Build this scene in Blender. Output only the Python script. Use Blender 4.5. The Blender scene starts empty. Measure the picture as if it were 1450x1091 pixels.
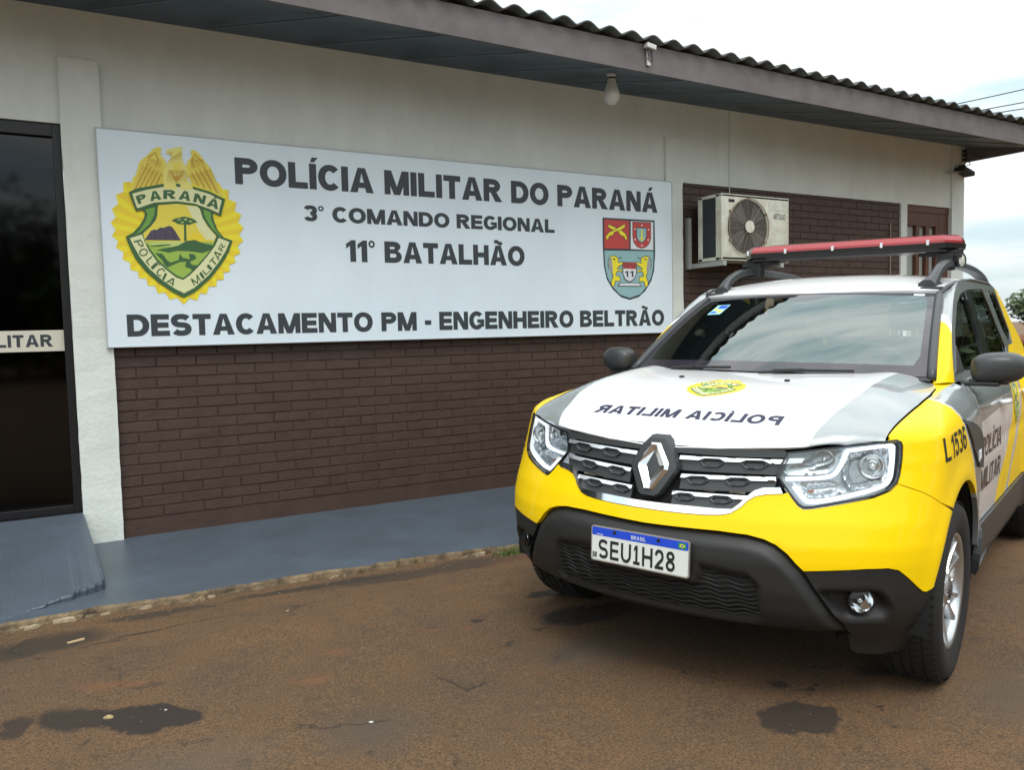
import bpy, bmesh, math, random
import numpy as np
from mathutils import Vector, Matrix
from mathutils.geometry import delaunay_2d_cdt
random.seed(7)
C = bpy.context.scene.collection
scene = bpy.context.scene
R = math.radians

# ---------------------------------------------------------------- camera, sky, sun, exposure
CAM = Vector((0.0, -6.0, 1.357))
cam_d = bpy.data.cameras.new('camera'); cam = bpy.data.objects.new('camera', cam_d); C.objects.link(cam)
right = Vector((0.86285, -0.50497, -0.02235)); up = Vector((0.05326, 0.04687, 0.99748)); fwd = Vector((0.50265, 0.86187, -0.06734))
cam.matrix_world = Matrix(((right.x, up.x, -fwd.x, CAM.x), (right.y, up.y, -fwd.y, CAM.y), (right.z, up.z, -fwd.z, CAM.z), (0, 0, 0, 1)))
cam_d.sensor_width = 36; cam_d.lens = 28.585; cam_d.clip_end = 2000; cam_d.clip_start = .05
scene.camera = cam
SUN_EL, SUN_AZ = 58, 205
w = bpy.data.worlds.new("World"); scene.world = w; w.use_nodes = True
nt = w.node_tree; N = nt.nodes; K = nt.links
bg = N['Background']
sky = N.new('ShaderNodeTexSky'); sky.sky_type = 'NISHITA'; sky.sun_disc = False
sky.sun_elevation = R(SUN_EL); sky.sun_rotation = R(SUN_AZ); sky.air_density = 1.0; sky.dust_density = 2.0
tc = N.new('ShaderNodeTexCoord'); mp = N.new('ShaderNodeMapping'); mp.inputs['Scale'].default_value = (1.3, 1.3, 6.5)
mp.inputs['Location'].default_value = (3.1, 1.7, 0.6)
nz = N.new('ShaderNodeTexNoise'); nz.inputs['Scale'].default_value = 2.0; nz.inputs['Detail'].default_value = 7; nz.inputs['Roughness'].default_value = .55
rp = N.new('ShaderNodeValToRGB'); rp.color_ramp.elements[0].position = .28; rp.color_ramp.elements[0].color = (.62, .62, .62, 1); rp.color_ramp.elements[1].position = .62; rp.color_ramp.elements[1].color = (1, 1, 1, 1)
cl = N.new('ShaderNodeValToRGB'); cl.color_ramp.elements[0].position = .36; cl.color_ramp.elements[0].color = (.68, .84, .89, 1); cl.color_ramp.elements[1].position = .56; cl.color_ramp.elements[1].color = (1, 1, 1, 1)
sc = N.new('ShaderNodeVectorMath'); sc.operation = 'SCALE'; sc.inputs['Scale'].default_value = 12.5
mx = N.new('ShaderNodeMix'); mx.data_type = 'RGBA'
K.new(tc.outputs['Generated'], mp.inputs['Vector']); K.new(mp.outputs['Vector'], nz.inputs['Vector'])
K.new(nz.outputs['Fac'], rp.inputs['Fac']); K.new(nz.outputs['Fac'], cl.inputs['Fac']); K.new(cl.outputs['Color'], sc.inputs[0])
sx = N.new('ShaderNodeSeparateXYZ'); K.new(tc.outputs['Generated'], sx.inputs[0])
ze = N.new('ShaderNodeMath'); ze.operation = 'MULTIPLY_ADD'; ze.use_clamp = False; ze.inputs[1].default_value = .75; ze.inputs[2].default_value = .60; K.new(sx.outputs['Z'], ze.inputs[0])
s2 = N.new('ShaderNodeVectorMath'); s2.operation = 'SCALE'; K.new(sc.outputs['Vector'], s2.inputs[0]); K.new(ze.outputs[0], s2.inputs['Scale'])
K.new(rp.outputs['Color'], mx.inputs[0]); K.new(sky.outputs['Color'], mx.inputs[6]); K.new(s2.outputs['Vector'], mx.inputs[7])
K.new(mx.outputs[2], bg.inputs['Color']); bg.inputs['Strength'].default_value = .10
sd = bpy.data.lights.new('sun', 'SUN'); sd.energy = 1.1; sd.angle = R(25); sd.color = (1, .97, .92)
so = bpy.data.objects.new('sun', sd); C.objects.link(so)
so.rotation_euler = (R(90 - SUN_EL), 0, R(180 - SUN_AZ))
scene.view_settings.view_transform = 'Standard'; scene.view_settings.look = 'None'; scene.view_settings.exposure = 0.55; scene.view_settings.gamma = 1
scene.cycles.max_bounces = 8; scene.cycles.transparent_max_bounces = 12
scene.cycles.use_denoising = True

# ---------------------------------------------------------------- helpers
def link(o): C.objects.link(o); return o
def tag(o, label=None, cat=None, group=None, kind=None):
    if label: o['label'] = label
    if cat: o['category'] = cat
    if group: o['group'] = group
    if kind: o['kind'] = kind
    return o
def empty(name, loc=(0, 0, 0), label=None, cat=None, group=None):
    o = bpy.data.objects.new(name, None); link(o); o.location = loc; o.empty_display_size = .2
    return tag(o, label, cat, group)
def obj(name, verts, faces, mats, parent=None, fm=None, smooth=False, normals=None):
    me = bpy.data.meshes.new(name)
    me.from_pydata([tuple(map(float, v)) for v in verts], [], [tuple(int(i) for i in f) for f in faces])
    if not isinstance(mats, (list, tuple)): mats = [mats]
    for m in mats: me.materials.append(m)
    if fm is not None: me.polygons.foreach_set('material_index', list(fm))
    if smooth: me.polygons.foreach_set('use_smooth', [True] * len(me.polygons))
    me.update()
    o = bpy.data.objects.new(name, me); link(o)
    if normals is not None:
        me.normals_split_custom_set_from_vertices([tuple(n) for n in normals])
    if parent: o.parent = parent
    return o
class MB:
    """collects shapes for one mesh"""
    def __init__(s): s.v = []; s.f = []; s.m = []
    def add(s, v, f, mi=0):
        b = len(s.v); s.v += [tuple(x) for x in v]; s.f += [tuple(i + b for i in q) for q in f]; s.m += [mi] * len(f); return s
    def box(s, x0, x1, y0, y1, z0, z1, mi=0, bev=0.0, M=None):
        if bev <= 0:
            v = [(x, y, z) for z in (z0, z1) for y in (y0, y1) for x in (x0, x1)]
            f = [(0, 2, 3, 1), (4, 5, 7, 6), (0, 1, 5, 4), (2, 6, 7, 3), (0, 4, 6, 2), (1, 3, 7, 5)]
        else:
            bm = bmesh.new(); bmesh.ops.create_cube(bm, size=1)
            for q in bm.verts: q.co = Vector(((x0 + x1) / 2 + q.co.x * (x1 - x0), (y0 + y1) / 2 + q.co.y * (y1 - y0), (z0 + z1) / 2 + q.co.z * (z1 - z0)))
            bmesh.ops.bevel(bm, geom=bm.edges[:], offset=bev, segments=2, affect='EDGES', profile=.6)
            bm.verts.index_update(); v = [tuple(q.co) for q in bm.verts]; f = [tuple(q.index for q in p.verts) for p in bm.faces]; bm.free()
        if M is not None: v = [tuple(M @ Vector(q)) for q in v]
        return s.add(v, f, mi)
    def tube(s, pts, r, n=8, mi=0, cap=True, sq=1.0):
        pts = [Vector(p) for p in pts]; rr = r if isinstance(r, (list, tuple)) else [r] * len(pts)
        v = []; f = []; prev = None
        for i, p in enumerate(pts):
            d = (pts[min(i + 1, len(pts) - 1)] - pts[max(i - 1, 0)]).normalized()
            a = Vector((0, 0, 1)) if prev is None and abs(d.z) < .9 else (Vector((1, 0, 0)) if prev is None else prev)
            x = (a - d * a.dot(d)).normalized(); y = d.cross(x); prev = x
            for k in range(n):
                t = 2 * math.pi * k / n; v.append(p + (x * math.cos(t) + y * math.sin(t) * sq) * rr[i])
        for i in range(len(pts) - 1):
            for k in range(n): f.append((i * n + k, i * n + (k + 1) % n, (i + 1) * n + (k + 1) % n, (i + 1) * n + k))
        if cap: f.append(tuple(range(n - 1, -1, -1))); f.append(tuple((len(pts) - 1) * n + k for k in range(n)))
        return s.add(v, f, mi)
    def lathe(s, prof, M, n=32, mi=0):
        """prof = [(radius, axial)], axis = local z of M"""
        v = []; f = []
        for r, a in prof:
            for k in range(n): t = 2 * math.pi * k / n; v.append(M @ Vector((r * math.cos(t), r * math.sin(t), a)))
        for i in range(len(prof) - 1):
            for k in range(n): f.append((i * n + k, i * n + (k + 1) % n, (i + 1) * n + (k + 1) % n, (i + 1) * n + k))
        return s.add(v, f, mi)
    def prism(s, poly, M, h, mi=0):
        n = len(poly)
        v = [M @ Vector((x, y, 0)) for x, y in poly] + [M @ Vector((x, y, h)) for x, y in poly]
        f = [tuple(range(n - 1, -1, -1)), tuple(range(n, 2 * n))] + [(i, (i + 1) % n, n + (i + 1) % n, n + i) for i in range(n)]
        return s.add(v, f, mi)
    def build(s, name, mats, parent=None, smooth=False, auto=None, fix=True):
        o = obj(name, s.v, s.f, mats, parent, s.m, smooth)
        if fix:
            bm = bmesh.new(); bm.from_mesh(o.data); bmesh.ops.recalc_face_normals(bm, faces=bm.faces[:]); bm.to_mesh(o.data); bm.free()
        if auto is not None:
            o.data.polygons.foreach_set('use_smooth', [True] * len(o.data.polygons)); o.data.set_sharp_from_angle(angle=R(auto))
        return o
def pip(P, poly):
    """points in polygon, vectorised"""
    P = np.asarray(P, float); x, y = P[:, 0], P[:, 1]; c = np.zeros(len(P), bool); q = np.asarray(poly, float); n = len(q); j = n - 1
    for i in range(n):
        xi, yi, xj, yj = q[i, 0], q[i, 1], q[j, 0], q[j, 1]
        m = (yi > y) != (yj > y)
        if m.any(): c[m] ^= x[m] < (xj - xi) * (y[m] - yi) / (yj - yi) + xi
        j = i
    return c
def pdist(P, poly, closed=True):
    P = np.asarray(P, float); q = np.asarray(poly, float); d = np.full(len(P), 1e9); n = len(q)
    for i in range(n if closed else n - 1):
        a = q[i]; b = q[(i + 1) % n]; ab = b - a; L = ab @ ab
        t = np.clip(((P - a) @ ab) / (L if L > 0 else 1), 0, 1)
        d = np.minimum(d, np.hypot(*(P - a - t[:, None] * ab).T))
    return d
def dens(poly, g, closed=True):
    out = []; n = len(poly)
    for i in range(n if closed else n - 1):
        a = poly[i]; b = poly[(i + 1) % n]; k = max(1, int(math.hypot(b[0] - a[0], b[1] - a[1]) / g + .5))
        out += [(a[0] + (b[0] - a[0]) * j / k, a[1] + (b[1] - a[1]) * j / k) for j in range(k)]
    if not closed: out.append(tuple(poly[-1]))
    return out
def area(p): return .5 * sum(p[i][0] * p[(i + 1) % len(p)][1] - p[(i + 1) % len(p)][0] * p[i][1] for i in range(len(p)))
def crom(P, k=4, closed=False):
    """Catmull-Rom through points"""
    P = [np.array(p, float) for p in P]; n = len(P); out = []
    for i in range(n if closed else n - 1):
        g = (lambda j: P[j % n]) if closed else (lambda j: P[min(max(j, 0), n - 1)])
        a, b, c, d = g(i - 1), g(i), g(i + 1), g(i + 2)
        for j in range(k):
            t = j / k; out.append(tuple(.5 * (2 * b + (c - a) * t + (2 * a - 5 * b + 4 * c - d) * t * t + (3 * b - a - 3 * c + d) * t ** 3)))
    if not closed: out.append(tuple(P[-1]))
    return out
def shrink(p, k):
    if not k: return p
    q = np.asarray(p, float); d = np.roll(q, -1, 0) - np.roll(q, 1, 0); l = np.hypot(*d.T); l[l == 0] = 1
    n = np.stack([-d[:, 1], d[:, 0]], 1) / l[:, None]
    return [tuple(r) for r in q + n * k * (1 if area(p) > 0 else -1)]
def fill(outer, holes=(), grid=.05, lines=()):
    """constrained triangulation of a polygon with interior grid points -> verts(N,2), tris, boundary"""
    loops = [dens(outer, grid)] + [dens(h, grid) for h in holes]
    cons = loops + [dens(l, grid) for l in lines]
    V = []; E = []
    for l in cons:
        b = len(V); V += l; E += [(b + i, b + (i + 1) % len(l)) for i in range(len(l))]
    q = np.array(loops[0]); x0, y0 = q.min(0); x1, y1 = q.max(0)
    gx = np.arange(x0 + grid / 2, x1, grid); gy = np.arange(y0 + grid / 2, y1, grid)
    if len(gx) and len(gy):
        G = np.array([(x, y) for y in gy for x in gx])
        ok = pip(G, loops[0])
        for h in loops[1:]: ok &= ~pip(G, h)
        G = G[ok]
        if len(G):
            d = np.full(len(G), 1e9)
            for l in cons: d = np.minimum(d, pdist(G, l))
            V += [tuple(p) for p in G[d > grid * .45]]
    r = delaunay_2d_cdt([Vector(p) for p in V], E, [], 0, 1e-7)
    v = np.array([tuple(p) for p in r[0]]); t = [tuple(f) for f in r[2]]
    if not t: return v, [], []
    cen = np.array([v[list(f)].mean(0) for f in t]); ok = pip(cen, loops[0])
    for h in loops[1:]: ok &= ~pip(cen, h)
    t = [f for f, k in zip(t, ok) if k]
    use = sorted({i for f in t for i in f}); new = {k: i for i, k in enumerate(use)}; v = v[use]; t = [tuple(new[i] for i in f) for f in t]
    cnt = {}
    for f in t:
        for i in range(len(f)):
            e = (f[i], f[(i + 1) % len(f)]); cnt[e] = cnt.get(e, 0) + 1
    bd = [e for e in cnt if (e[1], e[0]) not in cnt]
    return v, t, bd
def panel(name, outline, mapf, mats, parent=None, regions=(), holes=(), grid=.03, rim=.012, off=0.0, gap=0.0, hint=None, disp=None, smooth=True):
    """curved sheet: polygon in a 2-D domain carried onto a surface, with turned-in edges; regions = [(polygon, material index)]"""
    if not isinstance(mats, (list, tuple)): mats = [mats]
    o2 = shrink(dens(outline, grid), gap)
    v, t, bd = fill(o2, holes, grid, [r[0] for r in regions])
    e = 2e-3
    P = np.array([mapf(a, b) for a, b in v])
    du = np.array([mapf(a + e, b) for a, b in v]) - np.array([mapf(a - e, b) for a, b in v])
    dv = np.array([mapf(a, b + e) for a, b in v]) - np.array([mapf(a, b - e) for a, b in v])
    n = np.cross(du, dv); l = np.linalg.norm(n, axis=1); l[l < 1e-12] = 1; n /= l[:, None]
    h = np.array((0, 2.2, .3)) if hint is None else np.array(hint)
    sgn = np.sum(n * (P - h), axis=1)
    if np.median(sgn) < 0: n = -n
    D = np.full(len(v), off) + (disp(v) if disp is not None else 0)
    P = P + n * D[:, None]
    if disp is not None: NV = None
    F = []; fm = []
    cen = np.array([v[list(f)].mean(0) for f in t]); mi = np.zeros(len(t), int)
    for poly, k in regions: mi[pip(cen, poly)] = k
    flipped = 0
    for f in t[:40]:
        c = np.cross(P[f[1]] - P[f[0]], P[f[2]] - P[f[0]]); flipped += 1 if c @ n[f[0]] < 0 else -1
    fl = flipped > 0
    for f, k in zip(t, mi): F.append(tuple(reversed(f)) if fl else f); fm.append(int(k))
    vv = [tuple(p) for p in P]; nn = [tuple(q) for q in n]
    if rim > 0:
        idx = {}
        vm = {}
        for f, k in zip(t, mi):
            for i in f: vm[i] = int(k)
        def dup(i, inner):
            key = (i, inner)
            if key not in idx:
                idx[key] = len(vv); p = P[i] - n[i] * (rim if inner else 0); vv.append(tuple(p)); nn.append(tuple(n[i]))
            return idx[key]
        for a, b in bd:
            q = (dup(a, 0), dup(a, 1), dup(b, 1), dup(b, 0)); F.append(tuple(reversed(q)) if fl else q); fm.append(vm.get(a, 0))
    o = obj(name, vv, F, mats, parent, fm, smooth, None)
    if disp is None and smooth:
        nv = np.array(nn)
        # rim vertices take a sideways normal by flat shading of rim quads
        for p in o.data.polygons:
            if len(p.vertices) == 4 and p.index >= len(t): p.use_smooth = False
        o.data.normals_split_custom_set_from_vertices([tuple(q) for q in nv])
        if rim > 0:
            # restore true normals on the rim
            ln = [None] * len(o.data.loops)
            for p in o.data.polygons:
                for li in p.loop_indices:
                    ln[li] = tuple(p.normal) if p.index >= len(t) else tuple(nv[o.data.loops[li].vertex_index])
            o.data.normals_split_custom_set(ln)
    return o
def ribbon(P, wd):
    """polyline -> closed polygon of constant width"""
    P = np.asarray(P, float); d = np.gradient(P, axis=0); l = np.hypot(*d.T); l[l == 0] = 1
    n = np.stack([-d[:, 1], d[:, 0]], 1) / l[:, None]; wd = np.asarray(wd) * np.ones(len(P))
    return [tuple(p) for p in P + n * wd[:, None] / 2] + [tuple(p) for p in (P - n * wd[:, None] / 2)[::-1]]

# ---------------------------------------------------------------- lettering drawn from strokes
def _arc(cx, cy, rx, ry, a0, a1, n=18, e=2.06):
    o = []
    for i in range(n + 1):
        a = R(a0 + (a1 - a0) * i / n); c, s = math.cos(a), math.sin(a)
        o.append((cx + rx * math.copysign(abs(c) ** (2 / e), c), cy + ry * math.copysign(abs(s) ** (2 / e), s)))
    return o
def _stroke(P, w, h):
    P = np.asarray(P, float); d = np.gradient(P, axis=0); l = np.hypot(*d.T); n = np.stack([-d[:, 1], d[:, 0]], 1) / l[:, None]
    th = h + (w - h) * np.abs(n[:, 0])
    return [tuple(p) for p in P + n * th[:, None] / 2] + [tuple(p) for p in (P - n * th[:, None] / 2)[::-1]]
def glyph(ch, w):
    h = w * .82; q = lambda x0, y0, x1, y1: ([(x0, y0), (x1, y0), (x1, y1), (x0, y1)], [])
    ring = lambda cx, cy, rx, ry: (_arc(cx, cy, rx, ry, 0, 350, 35), [_arc(cx, cy, rx - w, ry - h, 0, 350, 35)])
    acc = {'Á': 'A', 'Í': 'I', 'Ã': 'A'}
    if ch in acc:
        W, p = glyph(acc[ch], w); m = W / 2; p = list(p)
        if ch == 'Ã': p.append((_stroke([(m - .24 + .48 * i / 12, 1.15 + .05 * math.sin(i / 12 * 2 * math.pi)) for i in range(13)], h * .7, h * .7), []))
        else: p.append(([(m - .10, 1.06), (m + .06, 1.06), (m + .24, 1.25), (m - .02, 1.25)], []))
        return W, p
    if ch == 'I': return w, [q(0, 0, w, 1)]
    if ch == 'L': return .80, [([(0, 0), (.80, 0), (.80, h), (w, h), (w, 1), (0, 1)], [])]
    if ch == 'T': W = .86; return W, [([(W / 2 - w / 2, 0), (W / 2 + w / 2, 0), (W / 2 + w / 2, 1 - h), (W, 1 - h), (W, 1), (0, 1), (0, 1 - h), (W / 2 - w / 2, 1 - h)], [])]
    if ch == 'E': W = .84; return W, [([(0, 0), (W, 0), (W, h), (w, h), (w, .5 - h / 2), (W * .94, .5 - h / 2), (W * .94, .5 + h / 2), (w, .5 + h / 2), (w, 1 - h), (W * .98, 1 - h), (W * .98, 1), (0, 1)], [])]
    if ch == 'H': W = .96; return W, [([(0, 0), (w, 0), (w, .5 - h / 2), (W - w, .5 - h / 2), (W - w, 0), (W, 0), (W, 1), (W - w, 1), (W - w, .5 + h / 2), (w, .5 + h / 2), (w, 1), (0, 1)], [])]
    if ch == 'N': W = .96; k = w * 1.12; return W, [q(0, 0, w * .92, 1), q(W - w * .92, 0, W, 1), ([(0, 1), (W - k, 0), (W, 0), (k, 1)], [])]
    if ch == 'M': W = 1.16; k = w * 1.1; m = W / 2; return W, [q(0, 0, w * .92, 1), q(W - w * .92, 0, W, 1), ([(0, 1), (m - w * .48, 0), (m + w * .42, 0), (k, 1)], []), ([(W, 1), (W - k, 1), (m - w * .42, 0), (m + w * .48, 0)], [])]
    if ch == 'A':
        W = 1.06; a = w * .56; wl = w * 1.12; yt = .80; ki = (W / 2 - wl) / yt; y1 = .19; y2 = .19 + h * .88
        return W, [([(0, 0), (wl, 0), (wl + ki * y1, y1), (W - wl - ki * y1, y1), (W - wl, 0), (W, 0), (W / 2 + a, 1), (W / 2 - a, 1)], [[(wl + ki * y2, y2), (W - wl - ki * y2, y2), (W / 2, yt)]])]
    if ch == 'O': return 1.08, [ring(.54, .5, .54, .515)]
    if ch == '0': return .74, [ring(.37, .5, .37, .51)]
    if ch in 'CG':
        W = 1.00; o = _arc(W / 2, .5, W / 2, .515, 42, 318, 30); i = _arc(W / 2, .5, W / 2 - w, .515 - h, 42, 318, 30)
        p = [(o + i[::-1], [])]
        if ch == 'G': p.append(([(.54, .36), (W, .36), (W, .56), (.54, .56)], [])); p.append(q(W - w * .9, .14, W, .37))
        return (.93 if ch == 'C' else W), p
    if ch == 'D':
        W = .98; o = [(0, 0)] + _arc(.44, .5, W - .44, .5, -90, 90, 20) + [(0, 1)]; i = [(w, h)] + _arc(.44, .5, W - .44 - w, .5 - h, -90, 90, 20) + [(w, 1 - h)]
        return W, [(o, [i])]
    if ch in 'PR':
        W = .90; b = .40; m = (1 + b) / 2; o = [(0, 0), (w, 0), (w, b)] + _arc(.48, m, W - .48, (1 - b) / 2, -90, 90, 18) + [(0, 1)]
        i = [(w, b + h)] + _arc(.48, m, W - .48 - w, (1 - b) / 2 - h, -90, 90, 14) + [(w, 1 - h)]
        p = [(o, [i])]
        if ch == 'R': W = .98; p.append(([(.36, .43), (W - w * 1.22, 0), (W + .02, 0), (.36 + w * 1.02, .45)], []))
        return W, p
    if ch == 'B':
        W = .94; m = .53; t = (1 + m - h * .3) / 2; o = [(0, 0)] + _arc(.52, m / 2 + h * .1, W - .52, m / 2 + h * .1, -90, 60, 14) + _arc(.50, (1 + m) / 2, W - .56, (1 - m) / 2, -50, 90, 14) + [(0, 1)]
        i1 = [(w, h)] + _arc(.52, (h + m - h * .4) / 2, W - .52 - w, (m - h * 1.4) / 2, -90, 90, 12) + [(w, m - h * .4)]
        i2 = [(w, m + h * .45)] + _arc(.50, (m + h * .45 + 1 - h) / 2, W - .58 - w, (1 - h - m - h * .45) / 2, -90, 90, 12) + [(w, 1 - h)]
        return W, [(o, [i1, i2])]
    if ch == 'U':
        W = .96; o = [(0, 1), (0, .42)] + _arc(W / 2, .42, W / 2, .435, 180, 360, 20) + [(W, .42), (W, 1), (W - w, 1), (W - w, .42)] + _arc(W / 2, .42, W / 2 - w, .435 - h, 360, 180, 20) + [(w, .42), (w, 1)]
        return W, [(o, [])]
    if ch == 'S':
        W = .92; r = (1.02 - h) / 4; rx = W / 2 - w * .46
        return W, [(_stroke(_arc(W / 2, 1.01 - h / 2 - r, rx, r, 25, 262, 22, 2.2) + _arc(W / 2, -.01 + h / 2 + r, rx, r, 82, -155, 22, 2.2), w, h), [])]
    if ch == '2':
        W = .78; r = .27; rx = W / 2 - w * .46
        return W, [(_stroke(_arc(W / 2, 1.01 - h / 2 - r, rx, r, 175, -28, 20, 2.2) + [(w * .75, h * .9)], w, h), []), q(0, 0, W, h)]
    if ch == '3':
        W = .78; r = (1.02 - h) / 4; rx = W / 2 - w * .46
        return W, [(_stroke(_arc(W / 2, 1.01 - h / 2 - r, rx, r, 165, -90, 20, 2.2), w, h), []), (_stroke(_arc(W / 2, -.01 + h / 2 + r, rx, r, 90, -165, 20, 2.2), w, h), [])]
    if ch == '5':
        W = .78; r = .30; rx = W / 2 - w * .46
        return W, [(_stroke(_arc(W / 2, -.01 + h / 2 + r, rx, r, 140, -165, 22, 2.2), w, h), []), q(.10, 1 - h, W * .94, 1), q(.08, .46, .08 + w * .85, 1)]
    if ch == '6': return .80, [ring(.40, .32, .40, .33), (_stroke(_arc(.40 + .05, .5, .45 - w / 2, .515 - h / 2, 50, 190, 16), w, h), [])]
    if ch == '8': return .80, [ring(.40, .27 + .01, .40, .29), ring(.40, .76, .36, .255)]
    if ch == '1': return .52, [([(.52 - w, 0), (.52, 0), (.52, 1), (.52 - w * .7, 1), (.02, .82), (.02, .82 - h * .9), (.52 - w, .74)], [])]
    if ch == '!': W = .62; return W, [([(W / 2 - w / 2, h), (W / 2 + w / 2, h), (W / 2 + w / 2, 1), (W / 2 - w / 2, 1), (.06, .84), (.06, .84 - h), (W / 2 - w / 2, .80)], []), q(0, 0, W, h)]
    if ch == '-': return .40, [q(0, .30, .40, .30 + h)]
    if ch == '°': return .34, [(_arc(.17, .84, .17, .17, 0, 345, 23, 2), [_arc(.17, .84, .08, .08, 0, 345, 23, 2)])]
    return .36, []
def text_pieces(s, w=.26, track=.13):
    x = 0; out = []
    for ch in s:
        W, ps = glyph(ch, w)
        for o, hs in ps: out.append(([(x + a, b) for a, b in o], [[(x + a, b) for a, b in hh] for hh in hs]))
        x += W + track
    return x - track, out
def lettering(name, s, width, cap, to3d, mat, parent, w=.26, track=.13, grid=.08, fit=None):
    """to3d(u, v, k): u along the line 0..width, v up 0..cap, k = how far off the surface"""
    T, ps = text_pieces(s, w, track); sx = width / T
    V = []; F = []
    for i, (o, hs) in enumerate(ps):
        v, t, bd = fill([(a * sx, b * cap) for a, b in o], [[(a * sx, b * cap) for a, b in hh] for hh in hs], grid)
        b0 = len(V); V += [to3d(a, b, .00012 * (i % 4)) for a, b in v]; F += [tuple(b0 + j for j in f) for f in t]
    return obj(name, V, F, mat, parent)
def placed_glyph(V, F, ch, bl, br, tl, to3d, w, k):
    W, ps = glyph(ch, w); ux = (np.array(br, float) - bl) / W; uy = np.array(tl, float) - bl
    for i, (o, hs) in enumerate(ps):
        f2 = lambda P: [tuple(np.array(bl) + ux * a + uy * b) for a, b in P]
        v, t, bd = fill(f2(o), [f2(hh) for hh in hs], 50)
        b0 = len(V); V += [to3d(a, b, k + .00006 * i) for a, b in v]; F += [tuple(b0 + j for j in f) for f in t]

# ---------------------------------------------------------------- materials
def mat(name, col, rough=.6, metal=0.0, coat=0.0, bump=0.0, bscale=60, var=0.0, vscale=4, spec=None, bdist=.01, dirt=None, trans=0, streak=0):
    m = bpy.data.materials.new(name); m.use_nodes = True; n = m.node_tree.nodes; k = m.node_tree.links; b = n['Principled BSDF']
    b.inputs['Base Color'].default_value = (*col, 1); b.inputs['Roughness'].default_value = rough; b.inputs['Metallic'].default_value = metal
    if coat: b.inputs['Coat Weight'].default_value = coat; b.inputs['Coat Roughness'].default_value = .04
    if spec is not None: b.inputs['Specular IOR Level'].default_value = spec
    if trans: b.inputs['Transmission Weight'].default_value = trans
    if bump or var:
        tcn = n.new('ShaderNodeTexCoord')
    if var:
        z = n.new('ShaderNodeTexNoise'); z.inputs['Scale'].default_value = vscale; z.inputs['Detail'].default_value = 6; z.inputs['Roughness'].default_value = .65
        r = n.new('ShaderNodeValToRGB'); r.color_ramp.elements[0].position = .3; r.color_ramp.elements[1].position = .7
        d = dirt or tuple(c * (1 - var) for c in col)
        r.color_ramp.elements[0].color = (*d, 1); r.color_ramp.elements[1].color = (*tuple(min(1, c * (1 + var * .25)) for c in col), 1)
        if streak:
            q = n.new('ShaderNodeMapping'); q.inputs['Scale'].default_value = (1, 1, streak); k.new(tcn.outputs['Object'], q.inputs['Vector']); k.new(q.outputs['Vector'], z.inputs['Vector'])
        else: k.new(tcn.outputs['Object'], z.inputs['Vector'])
        k.new(z.outputs['Fac'], r.inputs['Fac']); k.new(r.outputs['Color'], b.inputs['Base Color'])
    if bump:
        z2 = n.new('ShaderNodeTexNoise'); z2.inputs['Scale'].default_value = bscale; z2.inputs['Detail'].default_value = 5
        u = n.new('ShaderNodeBump'); u.inputs['Strength'].default_value = bump; u.inputs['Distance'].default_value = bdist
        k.new(tcn.outputs['Object'], z2.inputs['Vector']); k.new(z2.outputs['Fac'], u.inputs['Height']); k.new(u.outputs['Normal'], b.inputs['Normal'])
    return m
def emis(name, col, st):
    m = mat(name, col, .3); b = m.node_tree.nodes['Principled BSDF']; b.inputs['Emission Color'].default_value = (*col, 1); b.inputs['Emission Strength'].default_value = st; return m
def glass(name, tint, rough=.0, ior=1.5, tintg=(.95, .98, 1)):
    """thin pane: tinted see-through plus mirror reflection by Fresnel"""
    m = bpy.data.materials.new(name); m.use_nodes = True; n = m.node_tree.nodes; k = m.node_tree.links; n.clear()
    o = n.new('ShaderNodeOutputMaterial'); t = n.new('ShaderNodeBsdfTransparent'); g = n.new('ShaderNodeBsdfGlossy'); x = n.new('ShaderNodeMixShader'); f = n.new('ShaderNodeFresnel')
    t.inputs['Color'].default_value = (*tint, 1); g.inputs['Roughness'].default_value = rough; g.inputs['Color'].default_value = (*tintg, 1); f.inputs['IOR'].default_value = ior
    k.new(f.outputs['Fac'], x.inputs['Fac']); k.new(t.outputs['BSDF'], x.inputs[1]); k.new(g.outputs['BSDF'], x.inputs[2]); k.new(x.outputs['Shader'], o.inputs['Surface'])
    return m
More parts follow.
